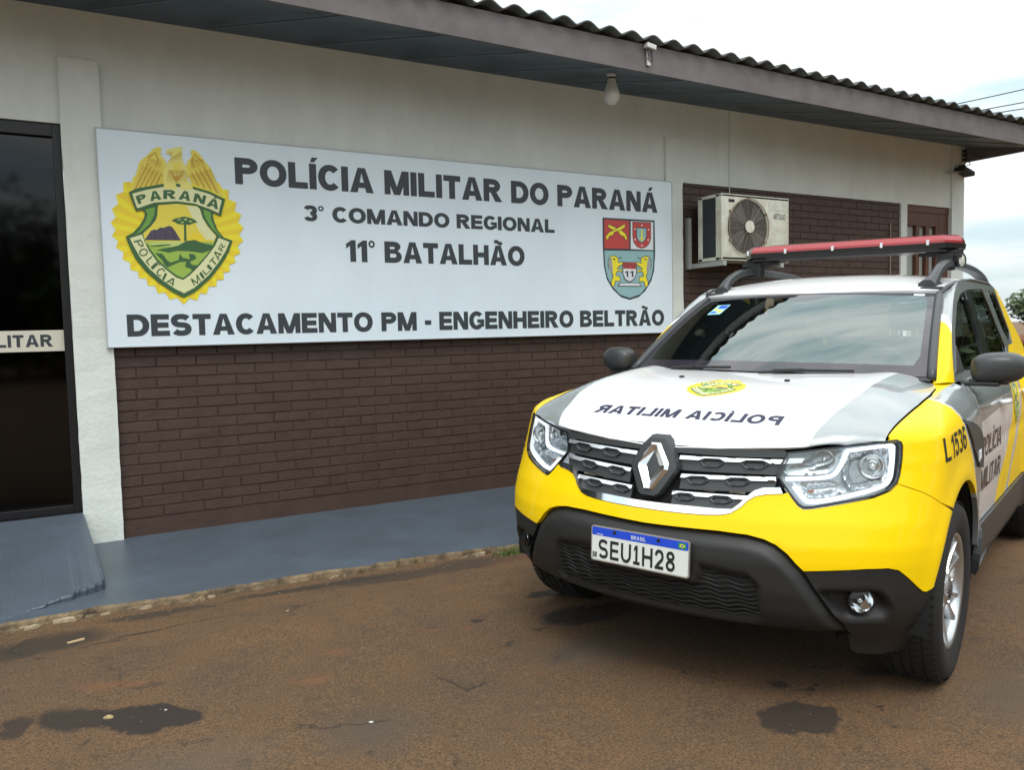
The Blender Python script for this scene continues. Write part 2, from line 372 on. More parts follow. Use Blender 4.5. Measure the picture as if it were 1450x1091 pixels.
M = dict(
 white_wall=mat('white_wall', (.70, .745, .695), .85, bump=.55, bscale=38, var=.13, vscale=3.2, bdist=.007, streak=.35),
 brick=mat('brown_brick_paint', (.066, .037, .027), .55, bump=.7, bscale=60, var=.26, vscale=7, bdist=.004),
 mortar=mat('brown_joint_paint', (.056, .032, .024), .75, bump=.3, bscale=90),
 slab=mat('grey_floor_paint', (.078, .104, .135), .42, bump=.45, bscale=42, var=.30, vscale=2.4, bdist=.005, dirt=(.064, .079, .094)),
 rubble=mat('broken_concrete', (.30, .22, .13), .9, bump=.8, bscale=60, var=.4, vscale=9, dirt=(.045, .034, .022)),
 pale=mat('pale_concrete', (.42, .34, .22), .9, bump=.8, bscale=60, var=.45, vscale=22),
 fascia=mat('fascia_paint', (.150, .140, .142), .6, bump=.2, bscale=14, var=.22, vscale=3.5, dirt=(.105, .090, .088)),
 soffit=mat('soffit_boards', (.085, .128, .165), .5, bump=.15, bscale=20, var=.2, vscale=2),
 tile=mat('fibre_cement', (.13, .145, .155), .9, bump=.5, bscale=40, var=.45, vscale=5, dirt=(.06, .075, .06)),
 sign=mat('sign_board', (.74, .85, .92), .40, var=.07, vscale=2.2, bump=.35, bscale=1.6, bdist=.012, streak=.5),
 sign_edge=mat('sign_frame', (.45, .47, .47), .5),
 ink=mat('sign_ink', (.036, .046, .054), .5),
 black_frame=mat('black_frame', (.006, .006, .007), .4),
 strip=mat('strip_vinyl', (.62, .60, .50), .5),
 brown_door=mat('brown_door', (.11, .040, .022), .45, var=.3, vscale=9),
 curtain=mat('curtain', (.35, .37, .35), .8),
 ac_white=mat('ac_casing', (.70, .73, .64), .45, var=.12, vscale=6, dirt=(.42, .40, .30)),
 ac_dark=mat('ac_coil', (.035, .042, .045), .6),
 rust=mat('rusted_wire', (.32, .25, .18), .7, var=.5, vscale=30),
 galv=mat('grey_bracket', (.38, .40, .38), .5, .3),
 bulb=mat('bulb_glass', (.62, .63, .58), .35),
 socket=mat('socket_white', (.6, .6, .57), .5), black=mat('black_rubber', (.012, .012, .012), .6), wire=mat('black_cable', (.02, .02, .022), .5),
 gold=mat('crest_gold', (.84, .64, .03), .45), yel=mat('crest_yellow', (.88, .76, .03), .45), eagle=mat('crest_eagle', (.80, .68, .10), .45), eagle2=mat('crest_eagle_light', (.80, .74, .20), .45),
 gold2=mat('crest_line', (.58, .36, .04), .45), dgreen=mat('crest_green', (.045, .13, .045), .45), cream=mat('crest_cream', (.74, .76, .42), .45), lgreen=mat('crest_light_green', (.33, .50, .08), .45),
 lgreen2=mat('crest_leaf', (.16, .36, .06), .45), lime=mat('crest_lime', (.55, .66, .20), .45), purple=mat('crest_purple', (.075, .065, .10), .45), purple2=mat('crest_purple_dark', (.05, .043, .07), .45), sky=mat('crest_sky', (.78, .66, .08), .45),
 red=mat('badge_red', (.52, .06, .05), .45), teal=mat('badge_teal', (.28, .48, .50), .45), white=mat('badge_white', (.72, .76, .78), .45), grey=mat('badge_grey', (.35, .37, .37), .45),
)
CREST=[('gold',[(-20,-66),(-295,287),(-336,281)]),('yel',[(-20,-66),(-336,281),(-337,219)]),('gold',[(-20,-66),(-337,219),(-383,198)]),('yel',[(-20,-66),(-383,198),(-372,137)]),('gold',[(-20,-66),(-372,137),(-412,105)]),('yel',[(-20,-66),(-412,105),(-391,52)]),('gold',[(-20,-66),(-391,52),(-424,15)]),('yel',[(-20,-66),(-424,15),(-395,-29)]),('gold',[(-20,-66),(-395,-29),(-420,-69)]),('yel',[(-20,-66),(-420,-69),(-384,-103)]),('gold',[(-20,-66),(-384,-103),(-400,-143)]),('yel',[(-20,-66),(-400,-143),(-357,-174)]),('gold',[(-20,-66),(-357,-174),(-363,-221)]),('yel',[(-20,-66),(-363,-221),(-320,-242)]),('gold',[(-20,-66),(-320,-242),(-320,-289)]),('yel',[(-20,-66),(-320,-289),(-277,-298)]),('gold',[(-20,-66),(-277,-298),(-271,-342)]),('yel',[(-20,-66),(-271,-342),(-229,-346)]),('gold',[(-20,-66),(-229,-346),(-217,-393)]),('yel',[(-20,-66),(-217,-393),(-177,-393)]),('gold',[(-20,-66),(-177,-393),(-160,-443)]),('yel',[(-20,-66),(-160,-443),(-116,-437)]),('gold',[(-20,-66),(-116,-437),(-86,-486)]),('yel',[(-20,-66),(-86,-486),(-41,-472)]),('gold',[(-20,-66),(-41,-472),(0,-519)]),('yel',[(-20,-66),(0,-519),(38,-475)]),('gold',[(-20,-66),(38,-475),(85,-492)]),('yel',[(-20,-66),(85,-492),(108,-441)]),('gold',[(-20,-66),(108,-441),(150,-447)]),('yel',[(-20,-66),(150,-447),(169,-395)]),('gold',[(-20,-66),(169,-395),(217,-394)]),('yel',[(-20,-66),(217,-394),(224,-348)]),('gold',[(-20,-66),(224,-348),(270,-346)]),('yel',[(-20,-66),(270,-346),(269,-299)]),('gold',[(-20,-66),(269,-299),(314,-289)]),('yel',[(-20,-66),(314,-289),(309,-244)]),('gold',[(-20,-66),(309,-244),(355,-226)]),('yel',[(-20,-66),(355,-226),(344,-183)]),('gold',[(-20,-66),(344,-183),(391,-158)]),('yel',[(-20,-66),(391,-158),(372,-112)]),('gold',[(-20,-66),(372,-112),(414,-72)]),('yel',[(-20,-66),(414,-72),(386,-30)]),('gold',[(-20,-66),(386,-30),(421,18)]),('yel',[(-20,-66),(421,18),(383,54)]),('gold',[(-20,-66),(383,54),(408,108)]),('yel',[(-20,-66),(408,108),(363,133)]),('gold',[(-20,-66),(363,133),(378,190)]),('yel',[(-20,-66),(378,190),(326,212)]),('gold',[(-20,-66),(326,212),(328,276)]),('yel',[(-20,-66),(328,276),(274,278)]),('yel',[(-305,213),(-271,326),(-8,302),(265,322),(314,220),(-15,151)]),('eagle',[(-305,218),(-284,251),(-261,326),(-232,423),(-181,470),(-134,522),(-103,530),(-91,518),(-100,498),(-96,472),(-72,442),(-69,405),(-86,361),(-89,307),(-95,286),(-190,268),(-251,243)]),('eagle',[(298,224),(273,267),(245,342),(216,417),(176,463),(146,509),(116,532),(90,521),(94,505),(95,483),(71,454),(59,426),(53,399),(61,351),(95,299),(157,276),(219,258)]),('eagle2',[(-69,405),(-63,432),(-26,467),(-45,487),(-65,489),(-59,515),(-28,528),(24,542),(36,548),(35,457),(49,425),(58,399),(56,350),(74,297),(88,260),(41,250),(11,277),(-21,245),(-91,252),(-89,307),(-86,361)]),('gold2',[(-275,236),(-183,417),(-175,415),(-262,240)]),('gold2',[(-245,249),(-164,397),(-157,395),(-232,253)]),('gold2',[(-212,261),(-145,383),(-137,380),(-198,266)]),('gold2',[(-178,271),(-124,374),(-116,371),(-164,274)]),('gold2',[(-145,280),(-104,360),(-96,357),(-130,281)]),('gold2',[(-181,459),(-130,496),(-110,444),(-133,395),(-138,399),(-120,443),(-134,483),(-177,449)]),('gold2',[(262,244),(174,425),(165,420),(243,252)]),('gold2',[(220,263),(144,409),(135,404),(205,269)]),('gold2',[(178,274),(120,393),(112,388),(163,279)]),('gold2',[(138,285),(93,380),(85,375),(124,292)]),('gold2',[(165,462),(115,507),(88,456),(105,403),(111,409),(98,454),(116,494),(158,454)]),('gold2',[(-44,391),(-21,344),(15,349),(43,398),(30,354),(8,320),(-8,302),(-25,320)]),('gold2',[(-54,508),(-34,496),(-17,504),(-35,487)]),('gold2',[(-82,249),(-60,272),(-51,251),(-35,274),(-26,251),(-15,270)]),('gold2',[(31,256),(47,279),(57,258),(71,281),(81,262)]),('eagle',[(-27,430),(19,434),(33,408),(5,357),(-24,385)]),('gold2',[(-214,401),(-218,402),(-278,237)]),('gold2',[(-204,397),(-208,398),(-265,240)]),('gold2',[(-194,393),(-198,394),(-251,243)]),('gold2',[(-184,389),(-188,390),(-237,246)]),('gold2',[(-174,384),(-178,386),(-223,249)]),('gold2',[(-164,380),(-167,381),(-210,253)]),('gold2',[(-154,376),(-157,377),(-196,256)]),('gold2',[(-143,372),(-147,373),(-182,259)]),('gold2',[(-133,368),(-137,369),(-168,262)]),('gold2',[(-123,364),(-127,365),(-154,265)]),('gold2',[(-113,360),(-116,361),(-140,268)]),('gold2',[(-102,356),(-106,357),(-126,271)]),('gold2',[(-92,352),(-96,352),(-112,275)]),('gold2',[(-175,453),(-179,453),(-194,377)]),('gold2',[(-166,451),(-169,451),(-182,375)]),('gold2',[(-156,449),(-160,449),(-170,372)]),('gold2',[(-147,447),(-151,447),(-158,370)]),('gold2',[(-138,445),(-142,444),(-146,367)]),('gold2',[(-128,442),(-132,442),(-134,364)]),('gold2',[(-119,440),(-123,440),(-122,362)]),('gold2',[(-110,438),(-114,438),(-110,359)]),('gold2',[(-100,436),(-104,435),(-98,357)]),('gold2',[(212,411),(208,408),(286,243)]),('gold2',[(200,406),(197,404),(272,247)]),('gold2',[(189,402),(185,400),(257,252)]),('gold2',[(178,398),(174,395),(242,256)]),('gold2',[(166,394),(162,391),(228,260)]),('gold2',[(155,389),(151,387),(213,265)]),('gold2',[(144,385),(140,383),(199,269)]),('gold2',[(132,381),(128,378),(184,274)]),('gold2',[(121,377),(117,374),(170,278)]),('gold2',[(110,372),(106,370),(155,282)]),('gold2',[(98,368),(95,366),(141,287)]),('gold2',[(87,364),(84,362),(127,291)]),('gold2',[(76,360),(72,357),(112,295)]),('gold2',[(169,469),(165,467),(185,397)]),('gold2',[(161,469),(156,468),(171,394)]),('gold2',[(152,470),(148,469),(158,391)]),('gold2',[(144,470),(140,470),(144,389)]),('gold2',[(136,471),(132,470),(130,386)]),('gold2',[(128,471),(124,471),(117,383)]),('gold2',[(120,471),(116,471),(103,380)]),('gold2',[(112,472),(108,472),(90,377)]),('gold2',[(104,472),(100,473),(76,374)]),('gold2',[(-53,379),(-57,379),(-72,266)]),('gold2',[(-43,380),(-47,380),(-59,267)]),('gold2',[(-33,381),(-38,381),(-46,267)]),('gold2',[(-24,382),(-28,382),(-33,268)]),('gold2',[(-14,383),(-18,382),(-20,269)]),('gold2',[(-4,383),(-8,383),(-7,270)]),('gold2',[(6,384),(2,384),(6,271)]),('gold2',[(16,385),(12,384),(19,272)]),('gold2',[(26,386),(22,385),(32,273)]),('gold2',[(36,387),(32,386),(45,274)]),('gold2',[(46,388),(42,387),(58,275)]),('gold2',[(-36,464),(-40,465),(-52,424)]),('gold2',[(-26,471),(-30,471),(-38,427)]),('gold2',[(-16,478),(-20,478),(-25,430)]),('gold2',[(-6,485),(-10,485),(-12,434)]),('gold2',[(4,492),(0,492),(1,437)]),('gold2',[(14,500),(10,499),(15,441)]),('gold2',[(24,507),(20,506),(28,444)]),('dgreen',[(-228,107),(-214,86),(-222,54),(-253,0),(-294,-45),(-339,-73),(-322,-130),(-288,-214),(-228,-298),(-151,-373),(-63,-437),(2,-472),(83,-426),(182,-336),(262,-234),(309,-155),(339,-75),(281,-55),(240,-1),(219,65),(215,98),(229,115),(151,149),(-14,167),(-156,148)]),('cream',[(-315,-82),(-293,-135),(-258,-206),(-204,-282),(-130,-354),(-52,-412),(4,-442),(73,-403),(170,-316),(244,-221),(291,-144),(317,-85),(246,-58),(204,-80),(-207,-73),(-243,-55)]),('dgreen',[(248,-56),(221,-113),(170,-183),(103,-262),(48,-318),(3,-352),(-40,-337),(-99,-288),(-157,-230),(-203,-161),(-225,-106),(-239,-53),(-173,14),(145,28)]),('sky',[(-136,120),(-131,144),(-15,160),(109,154),(131,135),(147,72),(177,19),(232,-48),(203,-113),(-219,-116),(-233,-47),(-181,3),(-149,47),(-138,85)]),('cream',[(47,149),(109,150),(131,132),(147,72),(174,16),(227,-48),(217,-74),(141,-71),(103,26)]),('lgreen',[(-223,-100),(204,-89),(211,-113),(161,-179),(95,-253),(42,-307),(3,-338),(-33,-324),(-91,-279),(-148,-220),(-193,-153),(-214,-108)]),('lime',[(-208,-107),(-27,-93),(140,-100),(-28,-132),(-180,-128)]),('purple',[(-228,-92),(-185,-29),(-170,-20),(-145,-19),(-126,-3),(-104,-5),(-73,10),(-53,5),(-33,-23),(0,-86)]),('purple2',[(-160,-23),(-154,-50),(-158,-87),(-164,-88),(-162,-50)]),('purple2',[(-112,-7),(-93,-36),(-87,-85),(-97,-85),(-101,-42)]),('purple2',[(-63,6),(-42,-34),(-32,-83),(-42,-83),(-52,-37)]),('gold',[(156,-87),(155,-71),(150,-57),(142,-45),(131,-35),(118,-30),(104,-28),(90,-31),(76,-38),(65,-48),(55,-61),(49,-75),(47,-91)]),('gold',[(165,-80),(164,-73),(191,-71)]),('gold',[(159,-56),(157,-50),(182,-38)]),('gold',[(147,-37),(142,-33),(163,-11)]),('gold',[(129,-24),(123,-22),(137,5)]),('gold',[(107,-20),(101,-20),(106,10)]),('gold',[(85,-24),(79,-26),(74,2)]),('gold',[(65,-36),(60,-40),(47,-16)]),('gold',[(50,-54),(46,-61),(26,-44)]),('gold',[(40,-77),(39,-84),(14,-77)]),('dgreen',[(24,23),(38,23),(36,-88),(21,-89)]),('dgreen',[(-54,44),(-29,61),(2,69),(28,77),(64,70),(94,59),(112,42),(83,34),(61,22),(25,23),(-11,23),(-31,36)]),('lime',[(-20,51),(6,61),(1,50)]),('lime',[(22,60),(48,63),(37,49)]),('lime',[(58,52),(83,47),(64,39)]),('lime',[(0,37),(26,42),(18,31)]),('dgreen',[(-18,-120),(36,-88),(88,-78),(140,-99),(203,-110),(211,-113),(195,-141),(137,-165),(53,-156),(-29,-155),(-81,-169),(-156,-154),(-69,-133)]),('dgreen',[(-190,-126),(-129,-118),(-68,-113),(-69,-120),(-130,-128),(-188,-132)]),('dgreen',[(-167,-174),(-122,-178),(-94,-220),(-74,-236),(-22,-218),(-10,-175),(4,-201),(51,-211),(47,-173),(83,-177),(93,-205),(50,-228),(64,-249),(103,-251),(66,-288),(48,-272),(17,-261),(29,-228),(-12,-229),(-75,-258),(-91,-269),(-110,-255),(-124,-221)]),('lgreen2',[(-213,110),(-152,130),(-158,79),(-191,15),(-243,-35),(-290,-63),(-249,-22),(-215,33),(-200,79)]),('lgreen2',[(155,132),(202,113),(202,64),(226,-1),(270,-53),(312,-70),(254,-45),(208,-2),(176,52),(157,95)]),('dgreen',[(-307,218),(-250,248),(-90,288),(2,294),(94,282),(198,257),(301,210),(268,89),(213,114),(109,152),(-15,162),(-147,143),(-268,94)]),('cream',[(-286,209),(-192,242),(-91,267),(1,273),(93,264),(197,238),(278,199),(253,111),(193,137),(99,168),(-14,177),(-156,159),(-257,116),(-265,126)]),('eagle2',[(-89,297),(-18,302),(-8,254),(-91,252)]),('eagle2',[(13,304),(85,309),(95,259),(15,255)])]
CREST_TXT=[('P','dgreen',(-252,142),(-195,166),(-268,193),0.3),('A','dgreen',(-179,166),(-109,183),(-186,226),0.3),('R','dgreen',(-99,186),(-19,192),(-95,246),0.3),('A','dgreen',(-4,190),(71,181),(9,252),0.3),('N','dgreen',(89,179),(162,165),(105,238),0.3),('Á','dgreen',(173,155),(250,135),(192,215),0.3),('P','dgreen',(-295,-102),(-273,-145),(-249,-87),0.16),('O','dgreen',(-270,-163),(-251,-205),(-222,-138),0.16),('L','dgreen',(-226,-229),(-208,-260),(-187,-194),0.16),('Í','dgreen',(-198,-270),(-187,-285),(-165,-238),0.16),('C','dgreen',(-173,-310),(-137,-335),(-138,-267),0.16),('I','dgreen',(-132,-349),(-120,-356),(-110,-305),0.16),('A','dgreen',(-109,-367),(-63,-394),(-82,-328),0.16),('M','dgreen',(72,-390),(117,-357),(50,-346),0.16),('I','dgreen',(129,-343),(142,-331),(107,-306),0.16),('L','dgreen',(151,-319),(179,-289),(127,-288),0.16),('I','dgreen',(184,-286),(196,-271),(158,-256),0.16),('T','dgreen',(205,-258),(235,-223),(176,-225),0.16),('A','dgreen',(239,-218),(262,-169),(202,-182),0.16),('R','dgreen',(267,-153),(289,-110),(239,-134),0.16)]
BADGE=[('ink',[(-300,367),(302,370),(305,61),(290,-96),(256,-190),(184,-285),(103,-343),(-1,-369),(-103,-344),(-198,-271),(-263,-181),(-293,-61),(-302,119)]),('red',[(-281,352),(1,352),(-3,98),(-284,93)]),('white',[(20,351),(286,354),(282,95),(16,95)]),('teal',[(-284,74),(285,84),(280,-49),(256,-151),(205,-238),(123,-316),(-1,-351),(-112,-321),(-197,-249),(-253,-166),(-279,-61)]),('ink',[(38,347),(258,349),(256,192),(230,146),(200,120),(145,103),(88,116),(48,159),(38,207)]),('red',[(44,341),(252,344),(250,191),(224,149),(194,125),(145,108),(92,122),(53,163),(44,207)]),('ink',[(81,296),(208,298),(207,213),(185,174),(145,154),(101,171),(80,208)]),('teal',[(90,290),(200,292),(199,213),(177,179),(145,161),(108,177),(89,209)]),('yel',[(143,281),(155,282),(157,203),(154,169),(141,168),(139,203)]),('yel',[(117,203),(177,203),(177,193),(117,193)]),('white',[(141,324),(159,325),(159,313),(141,312)]),('white',[(59,286),(77,286),(77,275),(59,274)]),('white',[(218,288),(236,288),(236,276),(218,275)]),('white',[(60,191),(78,190),(77,179),(60,178)]),('white',[(214,192),(232,192),(232,181),(214,180)]),('white',[(139,138),(157,138),(157,126),(139,126)]),('ink',[(-237,314),(-199,302),(-128,278),(-79,261),(-39,236),(-18,190),(-45,172),(-65,203),(-109,218),(-126,243),(-182,255),(-242,283)]),('yel',[(-235,309),(-202,297),(-131,274),(-83,257),(-45,232),(-24,189),(-41,177),(-60,207),(-105,222),(-122,247),(-179,260),(-237,286)]),('ink',[(-54,322),(-124,288),(-182,262),(-231,242),(-269,205),(-273,178),(-242,171),(-221,206),(-187,211),(-168,241),(-100,259),(-43,290)]),('yel',[(-53,317),(-121,284),(-179,257),(-227,238),(-263,203),(-267,180),(-247,175),(-225,210),(-191,215),(-172,245),(-102,263),(-49,293)]),('ink',[(-225,28),(-162,31),(-123,9),(-131,-30),(-77,-19),(-76,-46),(-122,-70),(-148,-85),(-96,-89),(-83,-118),(-137,-107),(-150,-121),(-159,-146),(-112,-158),(-107,-199),(-165,-201),(-176,-244),(-213,-246),(-218,-202),(-194,-150),(-216,-108),(-249,-70),(-250,-21)]),('yel',[(-221,24),(-164,25),(-131,7),(-136,-35),(-78,-25),(-81,-41),(-127,-65),(-154,-89),(-99,-95),(-85,-112),(-137,-101),(-157,-119),(-165,-149),(-117,-163),(-112,-195),(-170,-197),(-182,-241),(-207,-243),(-211,-203),(-186,-150),(-209,-105),(-242,-67),(-243,-22)]),('ink',[(235,37),(168,36),(128,12),(135,-28),(79,-19),(77,-46),(124,-69),(150,-83),(96,-90),(82,-119),(138,-106),(151,-120),(159,-145),(110,-159),(104,-201),(164,-202),(174,-245),(213,-246),(220,-201),(196,-148),(221,-104),(257,-63),(260,-14)]),('yel',[(231,31),(170,30),(135,10),(140,-33),(80,-25),(83,-42),(129,-64),(157,-87),(99,-95),(84,-113),(139,-100),(158,-118),(166,-149),(116,-163),(109,-196),(169,-197),(180,-242),(207,-243),(212,-203),(188,-148),(214,-101),(250,-62),(252,-15)]),('grey',[(-226,12),(-207,16),(-199,-44),(-193,-104),(-210,-139),(-237,-75),(-249,-30)]),('grey',[(236,20),(215,23),(204,-39),(197,-102),(213,-136),(244,-70),(258,-22)]),('ink',[(-135,12),(-102,8),(-92,23),(-97,27),(-105,15)]),('ink',[(140,15),(105,9),(96,24),(101,28),(108,17)]),('ink',[(-191,5),(-162,4),(-168,-7),(-187,-6)]),('ink',[(172,11),(202,11),(196,-1),(174,0)]),('ink',[(-83,-23),(80,-25),(79,-131),(56,-180),(-3,-210),(-60,-185),(-84,-133)]),('white',[(-74,-29),(72,-30),(71,-129),(48,-174),(-3,-201),(-52,-179),(-76,-131)]),('red',[(-74,-29),(72,-30),(71,-86),(-75,-84)]),('ink',[(-118,-210),(113,-210),(139,-246),(-144,-246)]),('white',[(-108,-217),(105,-216),(127,-239),(-130,-240)])]
BADGE_TXT=[('B','ink',(-64,-78),(-29,-78),(-63,-38),0.14),('P','ink',(-19,-78),(14,-79),(-18,-38),0.14),('M','ink',(22,-78),(62,-78),(23,-38),0.14),('1','ink',(-59,-159),(-20,-160),(-58,-104),0.24),('1','ink',(-1,-160),(41,-160),(0,-104),0.24)]
# ---------------------------------------------------------------- the ground
def sst(a, b, x): t = np.clip((x - a) / (b - a), 0, 1); return t * t * (3 - 2 * t)
def gz(x, y):
    zc = -.01426 * (x - 1.876) + .01228 * (y + 3.683)
    wgt = (1 - sst(4.0, 9.0, np.hypot(x - 3.2, (y + 3.0)))) * (1 - sst(-2.35, -1.75, y))
    return zc * wgt - .03 * (1 - wgt)
xs = np.concatenate([[-400, -150, -60, -25, -12, -8], np.arange(-6, 12.01, .25), [14, 18, 25, 40, 70, 150, 400]])
ys = np.concatenate([[-400, -150, -60, -25, -14, -10], np.arange(-8, 1.01, .25), [3, 6, 10, 20, 40, 80, 160, 400]])
V = [(x, y, float(gz(x, y))) for y in ys for x in xs]; nx_ = len(xs)
F = [(j * nx_ + i, j * nx_ + i + 1, (j + 1) * nx_ + i + 1, (j + 1) * nx_ + i) for j in range(len(ys) - 1) for i in range(nx_ - 1)]
def ground_mat():
    m = bpy.data.materials.new('worn_asphalt'); m.use_nodes = True; n = m.node_tree.nodes; k = m.node_tree.links; b = n['Principled BSDF']
    tc = n.new('ShaderNodeTexCoord')
    def noise(sc, det=6, ro=.6, vec=None):
        z = n.new('ShaderNodeTexNoise'); z.inputs['Scale'].default_value = sc; z.inputs['Detail'].default_value = det; z.inputs['Roughness'].default_value = ro
        k.new(vec or tc.outputs['Object'], z.inputs['Vector']); return z
    def ramp(src, p0, c0, p1, c1):
        r = n.new('ShaderNodeValToRGB'); e = r.color_ramp.elements; e[0].position = p0; e[1].position = p1
        e[0].color = (*c0, 1) if len(c0) == 3 else c0; e[1].color = (*c1, 1); k.new(src, r.inputs['Fac']); return r
    def mix(f, a, c):
        x = n.new('ShaderNodeMix'); x.data_type = 'RGBA'
        for s, i in ((f, 0), (a, 6), (c, 7)):
            if isinstance(s, tuple): x.inputs[i].default_value = (*s, 1)
            elif isinstance(s, float): x.inputs[i].default_value = s
            else: k.new(s, x.inputs[i])
        return x.outputs[2]
    def math_(op, a, c=None, clamp=False):
        x = n.new('ShaderNodeMath'); x.operation = op; x.use_clamp = clamp
        for s, i in ((a, 0), (c, 1)):
            if s is None: continue
            if isinstance(s, (int, float)): x.inputs[i].default_value = s
            else: k.new(s, x.inputs[i])
        return x.outputs[0]
    big = noise(.55, 5); mid = noise(3.2, 7, .7); fine = noise(120, 4, .75); grain = noise(420, 2, .6)
    col = ramp(big.outputs['Fac'], .34, (.138, .083, .042), .68, (.212, .117, .052)).outputs['Color']
    col = mix(math_('MULTIPLY', ramp(mid.outputs['Fac'], .42, (0, 0, 0), .72, (1, 1, 1)).outputs['Color'], .55), col, (.096, .071, .047))
    vor = n.new('ShaderNodeTexVoronoi'); vor.inputs['Scale'].default_value = 150; k.new(tc.outputs['Object'], vor.inputs['Vector'])
    agg = ramp(fine.outputs['Fac'], .33, (.30, .30, .30), .74, (1.80, 1.74, 1.62)).outputs['Color']
    mul = n.new('ShaderNodeMix'); mul.data_type = 'RGBA'; mul.blend_type = 'MULTIPLY'; mul.inputs[0].default_value = 1; k.new(col, mul.inputs[6]); k.new(agg, mul.inputs[7]); col = mul.outputs[2]
    g2 = ramp(grain.outputs['Fac'], .3, (.7, .7, .7), .75, (1.3, 1.28, 1.25)).outputs['Color']
    mul = n.new('ShaderNodeMix'); mul.data_type = 'RGBA'; mul.blend_type = 'MULTIPLY'; mul.inputs[0].default_value = 1; k.new(col, mul.inputs[6]); k.new(g2, mul.inputs[7]); col = mul.outputs[2]
    mot = noise(11, 8, .72); col = mix(math_('MULTIPLY', ramp(mot.outputs['Fac'], .54, (0, 0, 0), .70, (1, 1, 1)).outputs['Color'], .6), col, (.062, .046, .032))
    mot2 = noise(26, 6, .7); col = mix(math_('MULTIPLY', ramp(mot2.outputs['Fac'], .60, (0, 0, 0), .72, (1, 1, 1)).outputs['Color'], .45), col, (.27, .19, .115))
    # pale chips of stone
    sp = ramp(vor.outputs['Distance'], .05, (1, 1, 1), .13, (0, 0, 0)).outputs['Color']
    vs = n.new('ShaderNodeSeparateColor'); k.new(vor.outputs['Color'], vs.inputs[0])
    chip = math_('MULTIPLY', sp, math_('GREATER_THAN', vs.outputs[0], .82)); col = mix(math_('MULTIPLY', chip, .75), col, (.34, .27, .18))
    hole = math_('MULTIPLY', sp, math_('LESS_THAN', vs.outputs[0], .12)); col = mix(math_('MULTIPLY', hole, .7), col, (.03, .026, .022))
    # stains and dark patches with a shape of their own
    wz = noise(5.5, 6, .68); wv = n.new('ShaderNodeVectorMath'); wv.operation = 'MULTIPLY_ADD'; k.new(wz.outputs['Color'], wv.inputs[0]); wv.inputs[1].default_value = (.22, .22, 0)
    of = n.new('ShaderNodeVectorMath'); of.operation = 'SUBTRACT'; k.new(tc.outputs['Object'], of.inputs[0]); of.inputs[1].default_value = (.11, .11, 0); k.new(of.outputs[0], wv.inputs[2])
    rough = None
    def stain(cx, cy, rx, ry, ang, c, amt, soft=.35, wet=0):
        nonlocal col, rough
        mpn = n.new('ShaderNodeMapping'); mpn.vector_type = 'TEXTURE'; mpn.inputs['Location'].default_value = (cx, cy, 0); mpn.inputs['Rotation'].default_value = (0, 0, R(ang)); mpn.inputs['Scale'].default_value = (rx, ry, 1e4)
        k.new(wv.outputs[0], mpn.inputs['Vector']); ln = n.new('ShaderNodeVectorMath'); ln.operation = 'LENGTH'; k.new(mpn.outputs[0], ln.inputs[0])
        f = ramp(ln.outputs['Value'], 1 - soft, (1, 1, 1), 1.0, (0, 0, 0)).outputs['Color']; f = math_('MULTIPLY', f, amt)
        col = mix(f, col, c)
        if wet: rough = f if rough is None else math_('MAXIMUM', rough, f)
    OIL = (.026, .018, .013); DK = (.050, .036, .026)
    stain(.27, -2.97, .19, .115, -35, OIL, .95, .12, 1); stain(.06, -2.86, .19, .085, -48, OIL, .88, .30, 1); stain(-.14, -2.80, .07, .10, -30, OIL, .8, .4)
    stain(.30, -2.67, .085, .028, 8, DK, .75, .25); stain(2.22, -4.12, .155, .138, 0, (.040, .026, .018), .92, .12, 1)
    for cx, cy, r, a in ((2.37, -3.90, .055, 40), (2.43, -3.99, .035, -20), (2.48, -3.96, .03, 10), (2.40, -4.03, .022, 0), (2.12, -3.59, .025, 0), (.835, -3.57, .025, 0), (1.70, -2.71, .05, 20), (2.47, -4.33, .02, 0), (2.54, -4.23, .02, 30)): stain(cx, cy, r, r * .62, a, OIL, .85, .5)
    stain(2.20, -2.91, .27, .13, 0, OIL, .95, .2, 1); stain(2.17, -2.56, .15, .06, -12, OIL, .9, .3); stain(1.7, -3.05, .06, .02, 20, OIL, .7, .5); stain(1.9, -2.95, .05, .02, -10, OIL, .7, .5); stain(1.85, -3.25, .16, .05, 25, (.075, .055, .038), .7, .6); stain(2.78, -4.0, .10, .07, 0, OIL, .8, .6); stain(2.6, -3.3, .8, .55, 0, DK, .55, .8)  # last two: soft dark patches beneath the car's front
    for cx, cy, rx, ry, a in ((1.0, -2.75, .09, .035, -25), (.86, -2.94, .11, .04, -30), (1.47, -2.72, .09, .03, -18), (1.62, -2.77, .06, .028, -25), (.2, -2.62, .2, .05, -20)): stain(cx, cy, rx, ry, a, (.24, .098, .040), .5, .85)
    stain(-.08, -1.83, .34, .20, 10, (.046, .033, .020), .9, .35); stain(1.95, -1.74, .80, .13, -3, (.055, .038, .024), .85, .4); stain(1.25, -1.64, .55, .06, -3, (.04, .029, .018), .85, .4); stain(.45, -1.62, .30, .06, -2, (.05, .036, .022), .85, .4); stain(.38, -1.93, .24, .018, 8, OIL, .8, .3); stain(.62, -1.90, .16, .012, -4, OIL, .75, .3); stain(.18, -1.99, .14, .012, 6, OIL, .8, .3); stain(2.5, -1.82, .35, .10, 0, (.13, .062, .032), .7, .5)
    stain(.9, -3.45, .25, .2, 0, (.085, .072, .056), .6, .8); stain(1.95, -3.3, .3, .2, 0, (.09, .078, .058), .55, .8); stain(.3, -3.4, .4, .25, 0, (.105, .092, .07), .6, .9); stain(3.0, -4.4, .35, .18, 20, (.09, .074, .055), .5, .8); stain(3.35, -3.9, .25, .06, 20, OIL, .6, .7)  # last one: soft dark streak beneath the car's flank
